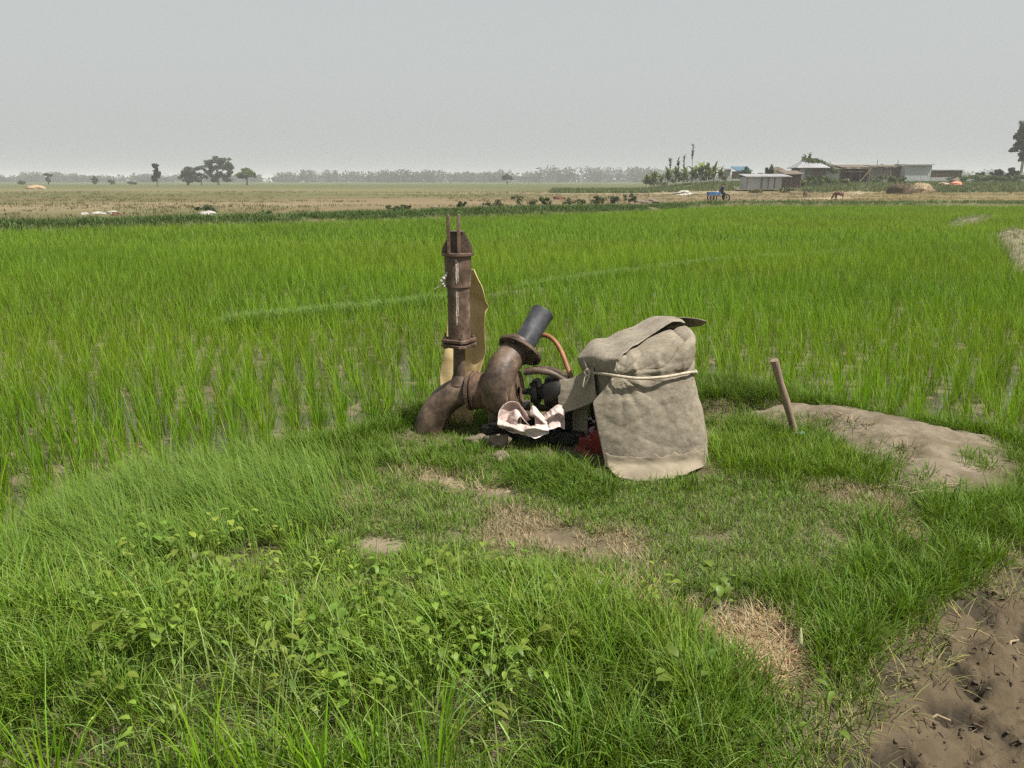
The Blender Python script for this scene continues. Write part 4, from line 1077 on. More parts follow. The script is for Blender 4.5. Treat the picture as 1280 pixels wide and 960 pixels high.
heap('straw_heap', 'pale straw heap right behind the dark haystack', 'straw heap', 1150, 105, 3.2, 2.4, 1.25, M['hay'], 5, .3, straw=(.36, .27, .16))
heap('thatch_heap', 'rounded heap of old thatch behind the low tin shed', 'thatch heap', 970, 137, 4.6, 3, 2.4, M['thatch'], 6, .3, straw=(.22, .17, .11))
heap('thatch_heap', 'smaller thatch heap at the left behind the tin shed', 'thatch heap', 948, 140, 3.2, 3, 1.6, M['bamboo'], 7, .3, straw=(.14, .12, .08))
heap('plastic_sheet', 'orange red plastic sheet crumpled on the right field', 'plastic sheet', 1194, 118, 1.7, 1.3, .65, M['orange_tarp'], 8, .5)
heap('rubble_heap', 'pale pinkish heap left of the orange red sheet', 'heap', 1178, 118, 2.1, 1.3, .55, M['mudwall'], 9, .5)
heap('earth_heap', 'brown heap behind the orange red sheet', 'heap', 1192, 126, 1.8, 1.3, .95, M['clod'], 10, .5)
heap('soil_mound', 'dark red brown mound on the bare field at centre', 'mound', 699, 71, 1.05, .8, .33, M['soil_heap'], 11, .6)
heap('dung_heap', 'small round dark heap beside the pale track', 'heap', 1007, 86, .55, .5, .52, M['soil_heap'], 12, .3)
heap('sand_heap', 'low orange sand heap in the far left field', 'sand heap', 45, 170, 4.0, 3, .75, M['sand'], 13, .3)
heap('white_sheet', 'flat pale sheet lying left of other litter on far bund', 'sheet', 106, 39.5, .5, .3, .14, M['white_plastic'], 14, .5)
heap('white_sheet', 'long pale plastic sheet crumpled in the middle of litter', 'sheet', 124, 40, .95, .5, .17, M['white_plastic'], 15, .5)
heap('white_sheet', 'bunched white plastic bag on the right of litter pile', 'sheet', 141, 40, .55, .4, .22, M['white_plastic'], 16, .6)
heap('soil_mound', 'small dark red clod beside the bunched white bag', 'mound', 144, 38.6, .36, .3, .2, M['soil_heap'], 17, .5)
heap('white_sheet', 'arched pale sheet beneath dark twigs on the far bund', 'sheet', 260, 38.5, 1.0, .5, .24, M['white_plastic'], 18, .4)
heap('stone_block', 'pale stones by the far bund right of bushes', 'stones', 855, 90, 2.2, 1, .5, M['white_plastic'], 19, .7)
for k, (px, Y, s) in enumerate(((800, 56, .7), (815, 57, .9), (770, 52, .5), (790, 55, .45), (545, 48, .4), (498, 42, .5))):
    heap('earth_clod', ['pale earth clod left of the widest clod on far bund', 'widest pale earth clod on the far bund', 'clod under the dark broad leaved bush', 'small clod between the bush and wide clods',
                        'low clod in front of the tan strip at centre', 'clod beneath the low green weed at centre left'][k], 'clod', px, Y, s * 1.6, s, s * .45, M['clod'], 20 + k, .6, 'earth clods on the far bund')

def bush(px, Y, w, h, label, col, n=260, size=.09, name='bush', twig=False):
    x = XO(px, Y); z = hz(x, Y); r = empty(name, (x, Y, z), 0, label, 'bush', 'bushes on the far bund')
    st = MB()
    for k in range(7):
        a = random.uniform(0, 6.28); st.sweep([(0, 0, -.05), (math.cos(a) * w * .3, math.sin(a) * w * .2, h * random.uniform(.6, .95))], [.012, .006], 5)
    st.build('stem', M['bark'], r, org=(0, 0, 0))
    ps = []
    for k in range(7):
        c0 = (rng.uniform(-.45, .45) * w, rng.uniform(-.3, .3) * w, rng.uniform(.3, .85) * h)
        m = n // 7; ps.append(cards(blob_points(c0, (w * .2, w * .2, h * .2), m, .1), size, np.array(col)[None] * rng.uniform(.7, 1.3) * rng.uniform(.7, 1.3, m)[:, None]))
    v, q, t, c = join(ps); mesh_obj('foliage', raw_mesh('foliage', v, q, t, c, smooth=False), M['tree_leaf'], r)
DK = (.055, .08, .032); ML = (.085, .115, .04); OL = (.13, .14, .06)
for a in ((258, 39.5, 1.1, .45, 'dark twiggy bush above the arched pale sheet', DK), (333, 35, .6, .35, 'pale green bush on the left part of far bund', (.15, .2, .07)),
          (491, 41, .6, .38, 'left low bush of the pair before the tan strip', ML), (506, 41, .6, .4, 'right low bush of the pair before the tan strip', ML),
          (577, 46, .5, .42, 'low round bush just right of the rusty pipe top', ML), (613, 48, .8, .35, 'thin low bush second right of the pipe', OL), (624, 50, .7, .5, 'thin bush left of the tall pale bush', OL),
          (650, 52, 1.2, .75, 'tall pale loose bush on the far bund centre', OL), (665, 50, .7, .45, 'ragged olive bush beside the tall pale bush', OL), (682, 49, .7, .62, 'rounded mid green bush at the far bund centre', ML),
          (712, 52, .9, .6, 'olive bush just right of the red brown mound', OL), (727, 53, .8, .45, 'short olive bush right of the red brown mound', ML), (741, 53, 1.0, .7, 'upright grey green bush with dense top', ML),
          (753, 54, .7, .55, 'narrow pale bush left of the dark bush', OL), (771, 54, 1.3, .65, 'wide dark broad leaved bush on the far bund', DK), (787, 56, .8, .7, 'dark bush at the right end of bund bushes', DK)):
    bush(a[0], a[1], a[2], a[3], a[4], a[5])
for a in ((1016, 118, 2.6, 1.6, 'dark green shrub in front of the hut plinth', ML), (1033, 120, 2.6, 1.5, 'shrub before the pale lean-to', ML), (1000, 116, 2.2, 1.1, 'low shrub in front of the bamboo shed', OL),
          (1048, 122, 2.2, 1.0, 'low shrub before the dark open shed', OL), (1098, 128, 2.5, 1.3, 'shrub in front of the grey plank shed', ML), (1120, 128, 2.5, 1.2, 'shrub in front of the bamboo lean-to', ML),
          (945, 103, 1.6, .35, 'low shrub before the tin shed', OL), (985, 104, 2.0, .5, 'low shrub below the bamboo shed', OL), (1225, 135, 6, 1.5, 'broad green thicket left of the tall tree foot', (.07, .11, .034)), (1262, 132, 6, 1.4, 'broad green thicket under the tall tree', (.07, .11, .034)),
          (1003, 138, 1.6, 5.2, 'tall grey shrub behind the left corner of hut roof', DK), (930, 142, 1.6, 3.2, 'upright shrub left behind the tin shed', DK), (960, 130, 1.4, 3.0, 'narrow shrub between the thatch heaps', DK), (818, 146, 4.5, 2.2, 'dark thicket behind the left end of banana row', (.075, .10, .04)), (842, 147, 5, 2.6, 'dark thicket under the areca palms', (.075, .10, .04)), (868, 147, 5, 2.6, 'dark thicket behind the middle of banana row', (.075, .10, .04)), (892, 147, 4.5, 2.2, 'dark thicket behind the right end of banana row', (.075, .10, .04)), (1075, 160, 3, 3.8, 'rounded shrub showing above the open shed roof', DK), (1100, 160, 2, 3.6, 'small shrub showing above the grey shed roof', DK)):
    bush(a[0], a[1], a[2], a[3], a[4], a[5], 620, .22, 'shrub')

# ------------------------------------------------------------------ people, cart and calf (far, small)
def skin_body(name, nodes, edges, mat, parent, lvl=2):
    me = bpy.data.meshes.new(name); me.from_pydata([n[0] for n in nodes], edges, [])
    o = mesh_obj(name, me, mat, parent)
    sk = o.modifiers.new('skin', 'SKIN'); sub = o.modifiers.new('sub', 'SUBSURF'); sub.levels = lvl; sub.render_levels = lvl
    for i, n in enumerate(nodes):
        r = n[1]; me.skin_vertices[0].data[i].radius = (r, r) if not hasattr(r, '__len__') else r
        me.skin_vertices[0].data[i].use_root = (i == 0)
    return o

def cart():
    Y = 63.0; x = XO(898, Y); z = hz(x, Y)
    r = empty('cargo_tricycle', (x, Y, z), 0, 'blue flatbed cargo tricycle parked at the far paddy edge', 'tricycle')
    def mb(): return MB()
    L = lambda *p: (p[0], p[1], p[2])
    for sx, sy in ((-.52, -.42), (-.52, .42), (.62, 0)):
        w = mb(); w.lathe((sx, sy - .035, .30), (0, 1, 0), [(0, .22), (.0, .30), (.035, .315), (.07, .30), (.07, .22)], 24, True); wo = w.build('wheel', M['tyre'], r, org=(0, 0, 0))
        h = mb(); h.lathe((sx, sy - .05, .30), (0, 1, 0), [(0, .001), (0, .05), (.10, .05), (.10, .001)], 12)
        for k in range(8):
            a = k * math.pi / 4; h.sweep([(sx, sy, .30), (sx + math.cos(a) * .23, sy, .30 + math.sin(a) * .23)], .006, 5)
        h.build('hub', M['black_iron'], wo, org=(0, 0, 0))
    b = mb(); b.box((-.42, 0, .50), (.95, .95, .05)); b.build('platform', M['wood'], r, org=(0, 0, 0), smooth=False)
    b = mb()
    for (c, s) in (((-.42, -.46, .64), (.9, .03, .24)), ((-.42, .46, .64), (.9, .03, .24)), ((-.86, 0, .64), (.03, .88, .24)), ((.02, 0, .64), (.03, .88, .24))): b.box(c, s)
    b.build('cargo_box', M['blue'], r, org=(0, 0, 0), smooth=False)
    b = mb(); b.sweep([(-.1, 0, .45), (.25, 0, .42), (.48, 0, .80), (.62, 0, .30)], .022, 8); b.sweep([(.48, 0, .8), (.45, 0, .98), (.40, -.25, 1.0)], .016, 6); b.sweep([(.45, 0, .98), (.40, .25, 1.0)], .016, 6)
    b.sweep([(.22, 0, .42), (.16, 0, .70)], .02, 6); b.build('frame', M['black_iron'], r, org=(0, 0, 0))
    b = mb(); b.box((.14, 0, .73), (.24, .18, .06)); b.build('saddle', M['black_iron'], r, org=(0, 0, 0), bevel=.02)
    s = heap('sack_load', 'pale blue sack load lying on the cargo tricycle', 'sack', 898, Y, .55, .6, .3, M['paleblue'], 33, .3)
    s.location = (x - .08, Y, z + .52)
    # rider, leaning forward over the bar
    p = empty('person', (x, Y, z), 0, 'person in navy shirt and dark trousers riding the blue tricycle', 'person')
    nd = [((.14, 0, .80), .13), ((.20, 0, .98), .125), ((.29, 0, 1.14), .135), ((.33, 0, 1.24), .07), ((.36, 0, 1.30), .055), ((.38, 0, 1.38), .10), ((.39, 0, 1.45), .085),
          ((.29, -.19, 1.16), .06), ((.36, -.24, .98), .045), ((.42, -.23, 1.01), .032), ((.45, -.22, 1.0), .03),
          ((.29, .19, 1.16), .06), ((.36, .24, .98), .045), ((.42, .23, 1.01), .032), ((.45, .22, 1.0), .03),
          ((.16, -.10, .77), .09), ((.42, -.12, .66), .075), ((.40, -.12, .32), .05), ((.40, -.12, .10), .04), ((.50, -.12, .06), .035),
          ((.16, .10, .77), .09), ((.42, .12, .72), .075), ((.34, .12, .40), .05), ((.34, .12, .20), .04), ((.44, .12, .16), .035)]
    ed = [(0, 1), (1, 2), (2, 3), (3, 4), (4, 5), (5, 6), (2, 7), (7, 8), (8, 9), (9, 10), (2, 11), (11, 12), (12, 13), (13, 14), (0, 15), (15, 16), (16, 17), (17, 18), (18, 19), (0, 20), (20, 21), (21, 22), (22, 23), (23, 24)]
    skin_body('body', nd, ed, M['skin'], p)
    skin_body('shirt', [((.14, 0, .84), .145), ((.20, 0, .98), .145), ((.29, 0, 1.13), .15), ((.32, 0, 1.21), .085), ((.29, -.19, 1.15), .075), ((.34, -.235, 1.02), .06), ((.29, .19, 1.15), .075), ((.34, .235, 1.02), .06)],
              [(0, 1), (1, 2), (2, 3), (2, 4), (4, 5), (2, 6), (6, 7)], M['shirt'], p)
    skin_body('trousers', [((.13, 0, .80), .15), ((.17, -.10, .77), .105), ((.42, -.12, .66), .09), ((.40, -.12, .32), .065), ((.40, -.12, .16), .06), ((.17, .10, .77), .105), ((.42, .12, .72), .09), ((.34, .12, .40), .065), ((.34, .12, .26), .06)],
              [(0, 1), (1, 2), (2, 3), (3, 4), (0, 5), (5, 6), (6, 7), (7, 8)], M['hair'], p)
    skin_body('hair', [((.37, 0, 1.42), .105), ((.385, 0, 1.47), .09)], [(0, 1)], M['hair'], p)
cart()

def calf():
    Y = 68.0; x = XO(1048, Y); z = hz(x, Y)
    r = empty('calf', (x, Y, z), R(-12), 'small rust brown calf grazing beside the pale track', 'calf')
    nd = [((.22, 0, .62), .16), ((0, 0, .60), .175), ((-.20, 0, .62), .16), ((-.34, 0, .60), .10), ((-.46, 0, .38), .075), ((-.52, 0, .24), .08), ((-.58, 0, .10), .05),
          ((.24, -.09, .50), .085), ((.30, -.09, .34), .05), ((.34, -.09, .26), .04), ((.30, -.09, .04), .03),
          ((.24, .09, .50), .085), ((.34, .09, .34), .05), ((.38, .09, .26), .04), ((.36, .09, .04), .03),
          ((-.20, -.09, .48), .07), ((-.20, -.09, .28), .042), ((-.19, -.09, .04), .03), ((-.22, .09, .48), .07), ((-.25, .09, .28), .042), ((-.27, .09, .04), .03),
          ((.36, 0, .66), .035), ((.40, 0, .36), .02)]
    ed = [(0, 1), (1, 2), (2, 3), (3, 4), (4, 5), (5, 6), (0, 7), (7, 8), (8, 9), (9, 10), (0, 11), (11, 12), (12, 13), (13, 14), (2, 15), (15, 16), (16, 17), (2, 18), (18, 19), (19, 20), (0, 21), (21, 22)]
    skin_body('body', nd, ed, M['calf'], r)
    for s in (-1, 1):
        e = MB(); e.add([(-.46, .05 * s, .34), (-.42, .16 * s, .36), (-.44, .15 * s, .31), (-.47, .05 * s, .29)], [(0, 1, 2, 3), (3, 2, 1, 0)]) if False else e.sweep([(-.46, .05 * s, .33), (-.44, .11 * s, .34), (-.43, .17 * s, .33)], [.015, .035, .006], 6)
        e.build('ear', M['calf'], r, org=(0, 0, 0))
calf()

# ------------------------------------------------------------------ irrigation pump
pump = empty('irrigation_pump', P(640, 545, 4.72), 0, 'rusty irrigation pump with tall riser pipe and curved suction elbow', 'pump')
YP = 4.78
TENS = [1.0]
def cat(pts, n=8):
    """Catmull-Rom through points (any dimension)"""
    pts = [np.asarray(p, float) for p in pts]; e = [2 * pts[0] - pts[1]] + pts + [2 * pts[-1] - pts[-2]]; out = []
    for i in range(1, len(e) - 2):
        for k in range(n):
            t = k / n; a, b, c, d = e[i - 1], e[i], e[i + 1], e[i + 2]
            m0, m1 = (c - a) * .5 * TENS[0], (d - b) * .5 * TENS[0]; h = t * t * (3 - 2 * t)
            out.append(b * (1 - h) + c * h + m0 * (t ** 3 - 2 * t * t + t) + m1 * (t ** 3 - t * t)) if TENS[0] >= 1 else out.append(b * (1 - (h * .35 + t * .65)) + c * (h * .35 + t * .65) + m0 * (t ** 3 - 2 * t * t + t) + m1 * (t ** 3 - t * t))
    out.append(pts[-1]); return out
def PP(pts): return [np.array(P(*p)) for p in pts]

# axis of the pump shaft: from the suction joint towards the engine
axA = P(583, 488, 4.80); axB = P(716, 490, 4.60); AX = (axB - axA).normalized()
def ax(px):                                        # point on the shaft at a pixel column
    t = (px - 583) / (716 - 583); return axA.lerp(axB, t)

el = MB(); pts = cat(PP([(529, 566, 4.80), (533, 545, 4.80), (541, 522, 4.80), (555, 502, 4.80), (571, 491, 4.80)]) + [np.array(ax(584)), np.array(ax(592))], 7)
rr = np.linspace(.098, .090, len(pts)); el.sweep(pts, list(rr), 36)
el.build('suction_elbow', M['rust_dark'], pump)
collar = MB(); collar.lathe(P(530.5, 560, 4.80), (.06, 0, 1), [(-.03, .10), (0, .107), (.03, .107), (.045, .096)], 32); collar.build('elbow_base', M['rust'], pump)

# riser pipe
XB = P(574, 428, YP).x
def zat(py): return P(574, py, YP).z
def xat(px, py=428): return P(px, py, YP).x
rp = MB(); rp.sweep([(XB - .005, YP, zat(484)), (XB, YP, zat(434))], [.040, .038], 24)
rp.lathe((XB - .005, YP, zat(480)), (0, 0, 1), [(0, .062), (.03, .05), (.06, .040)], 24); rp.build('riser_neck', M['rust_dark'], pump)
for k, (pz, rot) in enumerate(((430.5, .2), (424.5, .32))):
    f = MB(); n = 4; w = .098; pl = [Vector((XB + math.cos(a) * w * (1.0 if i % 2 == 0 else .93), YP + math.sin(a) * w, zat(pz) - .010)) for i, a in enumerate([rot + math.pi / 4 + math.pi / 2 * j for j in range(4)])]
    # eight-sided plate with clipped corners
    pl = []
    for j in range(4):
        a0 = rot + math.pi / 2 * j
        for da in (-.16, .16): pl.append(Vector((XB + math.cos(a0 + da) * .112, YP + math.sin(a0 + da) * .112, zat(pz) - .010)))
    f.prism(pl, (0, 0, .020)); f.build('flange', M['rust'], pump, smooth=False, bevel=.003)
for j in range(4):
    a0 = .26 + math.pi / 2 * j; b = MB(); cx_, cy_ = XB + math.cos(a0) * .088, YP + math.sin(a0) * .088
    b.lathe((cx_, cy_, zat(434.5)), (0, 0, 1), [(0, .0), (0, .014), (.014, .014), (.014, .008), (.062, .008), (.062, .014), (.076, .014), (.076, .006), (.10, .006), (.10, 0)], 8)
    b.build('bolt', M['rust_dark'], pump, smooth=False)
RR = (xat(589.5) - xat(561.5)) / 2
rs = MB(); rs.lathe((XB + .002, YP, zat(423)), (0, 0, 1), [(0, .02), (0, RR), (zat(352) - zat(423), RR * .985), (zat(318) - zat(423), RR * .985)], 40); rs.build('riser_pipe', M['rust'], pump)
sl = MB(); sl.lathe((XB, YP, zat(358)), (0, 0, 1), [(0, RR), (0, RR * 1.13), (zat(322) - zat(358), RR * 1.17), (zat(318) - zat(358), RR * 1.17), (zat(318) - zat(358), RR)], 40); sl.build('riser_sleeve', M['rust'], pump)
ws_ = MB()
for a0, w_, z0, z1 in ((-1.62, .010, 352, 323), (-1.50, .006, 350, 325), (-1.66, .009, 404, 361), (-1.54, .006, 392, 362)):
    rad = RR * 1.175 if z0 < 357 else RR * 1.008
    V = []
    for k in range(13):
        zz = zat(z0) + (zat(z1) - zat(z0)) * k / 12; ww = w_ / rad * (.55 + .7 * random.random())
        for s in (-1, 1):
            a = a0 + s * ww / 2 + .01 * math.sin(k); V.append((XB + math.cos(a) * rad, YP + math.sin(a) * rad, zz))
    ws_.add(V, [(2 * i, 2 * i + 1, 2 * i + 3, 2 * i + 2) for i in range(12)])
ws_.build('paint_streak', M['paint_white'], pump)
# cap plate, gusset box and twin lugs
cp = MB(); cz0, cz1 = zat(319.5), zat(315); hw = (xat(593.5) - xat(554.5)) / 2
cp.prism([Vector((XB + math.cos(a) * hw, YP + math.sin(a) * hw, cz0)) for a in [math.pi / 4 * 0 + 2 * math.pi * i / 24 for i in range(24)]], (0, 0, cz1 - cz0)); cp.build('cap_plate', M['rust'], pump, smooth=False, bevel=.004)
gs = MB(); zt_ = zat(290); b0, b1, t0, t1 = xat(555.5), xat(592), xat(566), xat(582)
g_ = [(b0, cz1), (b1, cz1), (b1 - .004, zat(309)), (t1, zt_), (t0, zt_), (b0 + .004, zat(309))]
gs.prism([Vector((a, YP - .045, b)) for a, b in g_], (0, .012, 0)); gs.prism([Vector((a, YP + .045, b)) for a, b in g_], (0, .012, 0))
gs.bar((t0, YP + .006, zt_ + .002), (t1, YP + .006, zt_ + .002), .112, .008); gs.build('cap_gusset', M['rust_dark'], pump, smooth=False, bevel=.002)
for pxl, top in ((564.5, 267), (576.5, 266.5)):
    lg = MB(); xx = xat(pxl); zz = zat(top)
    pr = [(xx - .010, zat(315)), (xx + .010, zat(315)), (xx + .010, zz - .03), (xx + .007, zz - .006), (xx, zz), (xx - .007, zz - .006), (xx - .010, zz - .03)]
    lg.prism([Vector((a, YP - .085, b)) for a, b in pr], (0, .036, 0)); lg.build('lug', M['rust'], pump, smooth=False, bevel=.003)

# suction joint: two flanges and a coupling band
for px_, r0, th in ((588, .128, .020), (594, .124, .016)):
    f = MB(); f.lathe(ax(px_), AX, [(0, .08), (0, r0), (th, r0), (th, .08)], 40); f.build('suction_flange', M['rust'], pump)
f = MB(); f.lathe(ax(597), AX, [(0, .10), (.0, .116), (.05, .118), (.10, .112), (.12, .10)], 40); f.build('suction_ring', M['rust_light'], pump)

# volute: growing tube round the shaft that leaves upwards, then the discharge neck
vo = MB()
path = PP([(634, 512, 4.86), (645, 522, 4.74), (637, 514, 4.66), (626, 498, 4.64), (624, 477, 4.65), (629, 459, 4.69), (640, 444, 4.76), (651, 428, 4.82)])
rads = [.055, .070, .086, .098, .102, .099, .092, .086]
pts = cat(path, 6); rr = [float(r[0]) for r in cat([[q] for q in rads], 6)]
vo.sweep(pts, rr, 36)
vo.build('volute_casing', M['rust_dark'], pump)
bk = MB(); bk.lathe(ax(612), AX, [(0, .03), (0, .15), (.06, .172), (.13, .176), (.145, .168), (.17, .168), (.18, .15), (.20, .13), (.20, .03)], 44); bk.build('casing_body', M['rust_light'], pump)
DI = (Vector(pts[-1]) - Vector(pts[-6])).normalized(); DI = (DI * .25 + (P(681, 383, 4.98) - P(652, 434, 4.80)).normalized() * .75).normalized()
fc = P(650, 438, 4.79)
f = MB(); f.lathe(fc - DI * .012, DI, [(0, .05), (0, .148), (.022, .150), (.022, .05)], 48); f.build('discharge_flange', M['rust_dark'], pump, bevel=.003)
for k in range(6):
    a = 2 * math.pi * k / 6 + .3; u = DI.orthogonal().normalized(); w_ = DI.cross(u); c = fc + (u * math.cos(a) + w_ * math.sin(a)) * .125 - DI * .026
    b = MB(); b.lathe(c, DI, [(0, 0), (0, .013), (.014, .013), (.014, 0)], 6); b.build('bolt', M['black_iron'], pump, smooth=False)
dp = MB(); e_ = fc + DI * .33
dp.lathe(fc, DI, [(.0, .080), (.025, .080), (.03, .073), (.285, .073), (.30, .077), (.312, .077), (.312, .066), (.05, .066)], 40); dp.build('discharge_pipe', M['black_pipe'], pump)

# bearing bracket: ring, two curved arms, shaft, coupling
br = MB(); U = Vector((0, 0, 1)); W = AX.cross(U).normalized(); U = W.cross(AX).normalized()
cR = ax(662)
for ang, r1 in ((1.15, .155), (2.35, .155), (-.9, .15), (-2.2, .15)):
    d = U * math.sin(ang) + W * math.cos(ang)
    pts = cat([np.array(cR + d * .155), np.array(cR + AX * .08 + d * .165), np.array(cR + AX * .17 + d * .145), np.array(cR + AX * .25 + d * .085)], 6)
    for a_, b_ in zip(pts[:-1], pts[1:]): pass
    br.sweep(pts, [.024 - .006 * i / len(pts) for i in range(len(pts))], 10)
br.build('bearing_bracket', M['rust_dark'], pump)
sh = MB(); sh.sweep([ax(655), ax(724)], .02, 16); sh.build('shaft', M['black_iron'], pump)
cpg = MB(); cpg.lathe(cR + AX * .03, AX, [(0, .02), (0, .075), (.02, .085), (.04, .085), (.04, .05), (.09, .05), (.09, .095), (.12, .105), (.20, .108), (.23, .09), (.23, .02)], 28); cpg.build('coupling', M['black_iron'], pump)
for k in range(6):
    a = k * math.pi / 3; c = cR + AX * .02 + (U * math.sin(a) + W * math.cos(a)) * .062
    b = MB(); b.lathe(c, AX, [(0, 0), (0, .011), (.05, .011), (.05, 0)], 6); b.build('bolt', M['black_iron'], pump, smooth=False)
pd = MB(); c = cR + AX * .24; pd.box(c - U * .11, (.10, .20, .22), Matrix((AX, W, U)).transposed()); pd.lathe(c - AX * .04, AX, [(0, .03), (0, .085), (.08, .085), (.08, .03)], 24); pd.build('pedestal', M['black_iron'], pump, bevel=.008)
# steel skid on timber
sk = MB()
for off in (-.16, .14):
    a = ax(612) + W * off; b = ax(735) + W * off; a.z = .075; b.z = .085; sk.bar(a, b, .06, .07)
a = ax(640); b = ax(640); 
for px_ in (632, 690):
    a = ax(px_) - W * .2; b = ax(px_) + W * .2; a.z = b.z = .125; sk.bar(a, b, .07, .04)
sk.build('skid_frame', M['black_iron'], pump, bevel=.006, smooth=False)
for k, px_ in enumerate((626, 652)):
    t = MB(); c = ax(px_); c.z = 0.10; t.prism([c + W * -.13 - AX * .05 + Vector((0, 0, -.1)), c + W * -.13 + AX * .05 + Vector((0, 0, -.1)), c + W * -.13 + AX * .035 + Vector((0, 0, .12)), c + W * -.13 - AX * .035 + Vector((0, 0, .12))], W * .26); t.build('foot', M['rust_dark'], pump, smooth=False, bevel=.006)

# timber / stones beside the skid, and the bent wire
def rockmesh(name, label, catg, px, py, Y, s, mat, seed):
    b = bmesh.new(); bmesh.ops.create_icosphere(b, subdivisions=3, radius=1)
    for v in b.verts:
        k = 1 + .9 * (fbm(np.array([v.co.x * 1.6 + seed]), np.array([v.co.y * 1.6 + v.co.z * 1.2]), seed)[0] - .5) * 2; v.co = Vector((v.co.x * s[0] * k, v.co.y * s[1] * k, v.co.z * s[2] * k))
    me = bpy.data.meshes.new(name); b.to_mesh(me); b.free(); me.polygons.foreach_set('use_smooth', [True] * len(me.polygons))
    o = mesh_obj(name, me, mat); g = G(px, py); o.location = (g[0], g[1], hz(g[0], g[1]) + s[2] * .45); tag(o, label, catg); return o
rockmesh('earth_clod', 'dark earth clod wedged at the left end of the pump skid', 'clod', 622, 563, 4.5, (.075, .065, .055), M['clod'], 3)
rockmesh('earth_clod', 'pale clod in the grass before the pump skid', 'clod', 624, 578, 4.3, (.065, .05, .03), M['clod'], 5)
rockmesh('earth_clod', 'low grey clod between elbow and pump skid', 'clod', 602, 557, 4.5, (.085, .06, .032), M['clod'], 7)
rockmesh('earth_clod', 'small white clod half hidden in weeds at centre', 'clod', 744, 737, 3, (.03, .025, .018), M['white_plastic'], 9)
wr = MB(); wr.sweep(cat(PP([(588, 543, 4.66), (600, 546, 4.62), (614, 548, 4.58), (625, 556, 4.5), (631, 572, 4.42)]), 6), .0075, 8)
tag(wr.build('wire', M['black_iron'], None, P(600, 546, 4.62)), 'bent dark wire between the elbow and pump skid', 'wire')

# orange rubber hose
hs = MB(); hs.sweep(cat(PP([(672, 420, 4.90), (682, 419, 4.88), (692, 425, 4.85), (701, 438, 4.8), (709, 458, 4.72), (716, 478, 4.64), (722, 500, 4.6)]), 8), .0155, 16)
tag(hs.build('rubber_hose', M['hose'], None, P(700, 440, 4.8)), 'orange brown rubber hose arching from pump pipe to engine', 'hose')

# ------------------------------------------------------------------ cloth patches
def patch(ctrl, nu=10, nv=10):
    """Catmull-Rom surface through a grid of (px, py, Y) or 3-D points"""
    rows = [cat([np.array(P(*c)) if len(c) == 3 and c[1] > 20 else np.array(c[:3]) for c in r], nu) for r in ctrl]
    rows = np.array(rows)
    cols = [cat(list(rows[:, j]), nv) for j in range(rows.shape[1])]
    return np.array(cols).transpose(1, 0, 2)       # v, u, 3
def normals(S):
    du = np.gradient(S, axis=1); dv = np.gradient(S, axis=0); n = np.cross(du, dv); return n / (np.linalg.norm(n, axis=2)[..., None] + 1e-9)
def cloth(name, S, mat, parent, wr=.012, sc=7, seed=0, thick=.008, rag=0.0, fold=None, org=None, ragv=(True, True, True, True)):
    n = normals(S); X, Y_, Z_ = S[..., 0], S[..., 1], S[..., 2]
    q = X * .8 + Y_ * .6
    d = (fbm(q * sc, Z_ * sc, seed) - .5) * 2 * wr + (np.abs(fbm(q * sc * 1.3 + 5, Z_ * sc * .8, seed + 9) - .5) - .12) * -2.0 * wr + (fbm(q * sc * 4, Z_ * sc * 4, seed + 5) - .5) * wr * .5
    if fold is not None: d = d + fold(S)
    S = S + n * d[..., None]
    nv, nu = S.shape[:2]
    if rag:
        e = (fbm(np.linspace(0, 22, nu), np.full(nu, seed + .5), seed) - .5) * 2 * rag
        if ragv[1]: S[-1] += (S[-1] - S[-4]) / (np.linalg.norm(S[-1] - S[-4], axis=1)[:, None] + 1e-9) * e[:, None]
        if ragv[0]: S[0] += (S[0] - S[3]) / (np.linalg.norm(S[0] - S[3], axis=1)[:, None] + 1e-9) * e[:, None]
    i = np.arange(nv * nu).reshape(nv, nu)
    Q = np.stack([i[:-1, :-1], i[:-1, 1:], i[1:, 1:], i[1:, :-1]], -1).reshape(-1, 4)
    o_ = Vector(parent.location) if parent is not None else Vector(org)
    me = raw_mesh(name, S.reshape(-1, 3) - np.array(o_)[None], Q)
    o = mesh_obj(name, me, mat, parent)
    if parent is None: o.location = o_
    so = o.modifiers.new('solid', 'SOLIDIFY'); so.thickness = thick; so.offset = 0
    su = o.modifiers.new('sub', 'SUBSURF'); su.levels = 1; su.render_levels = 1
    return o

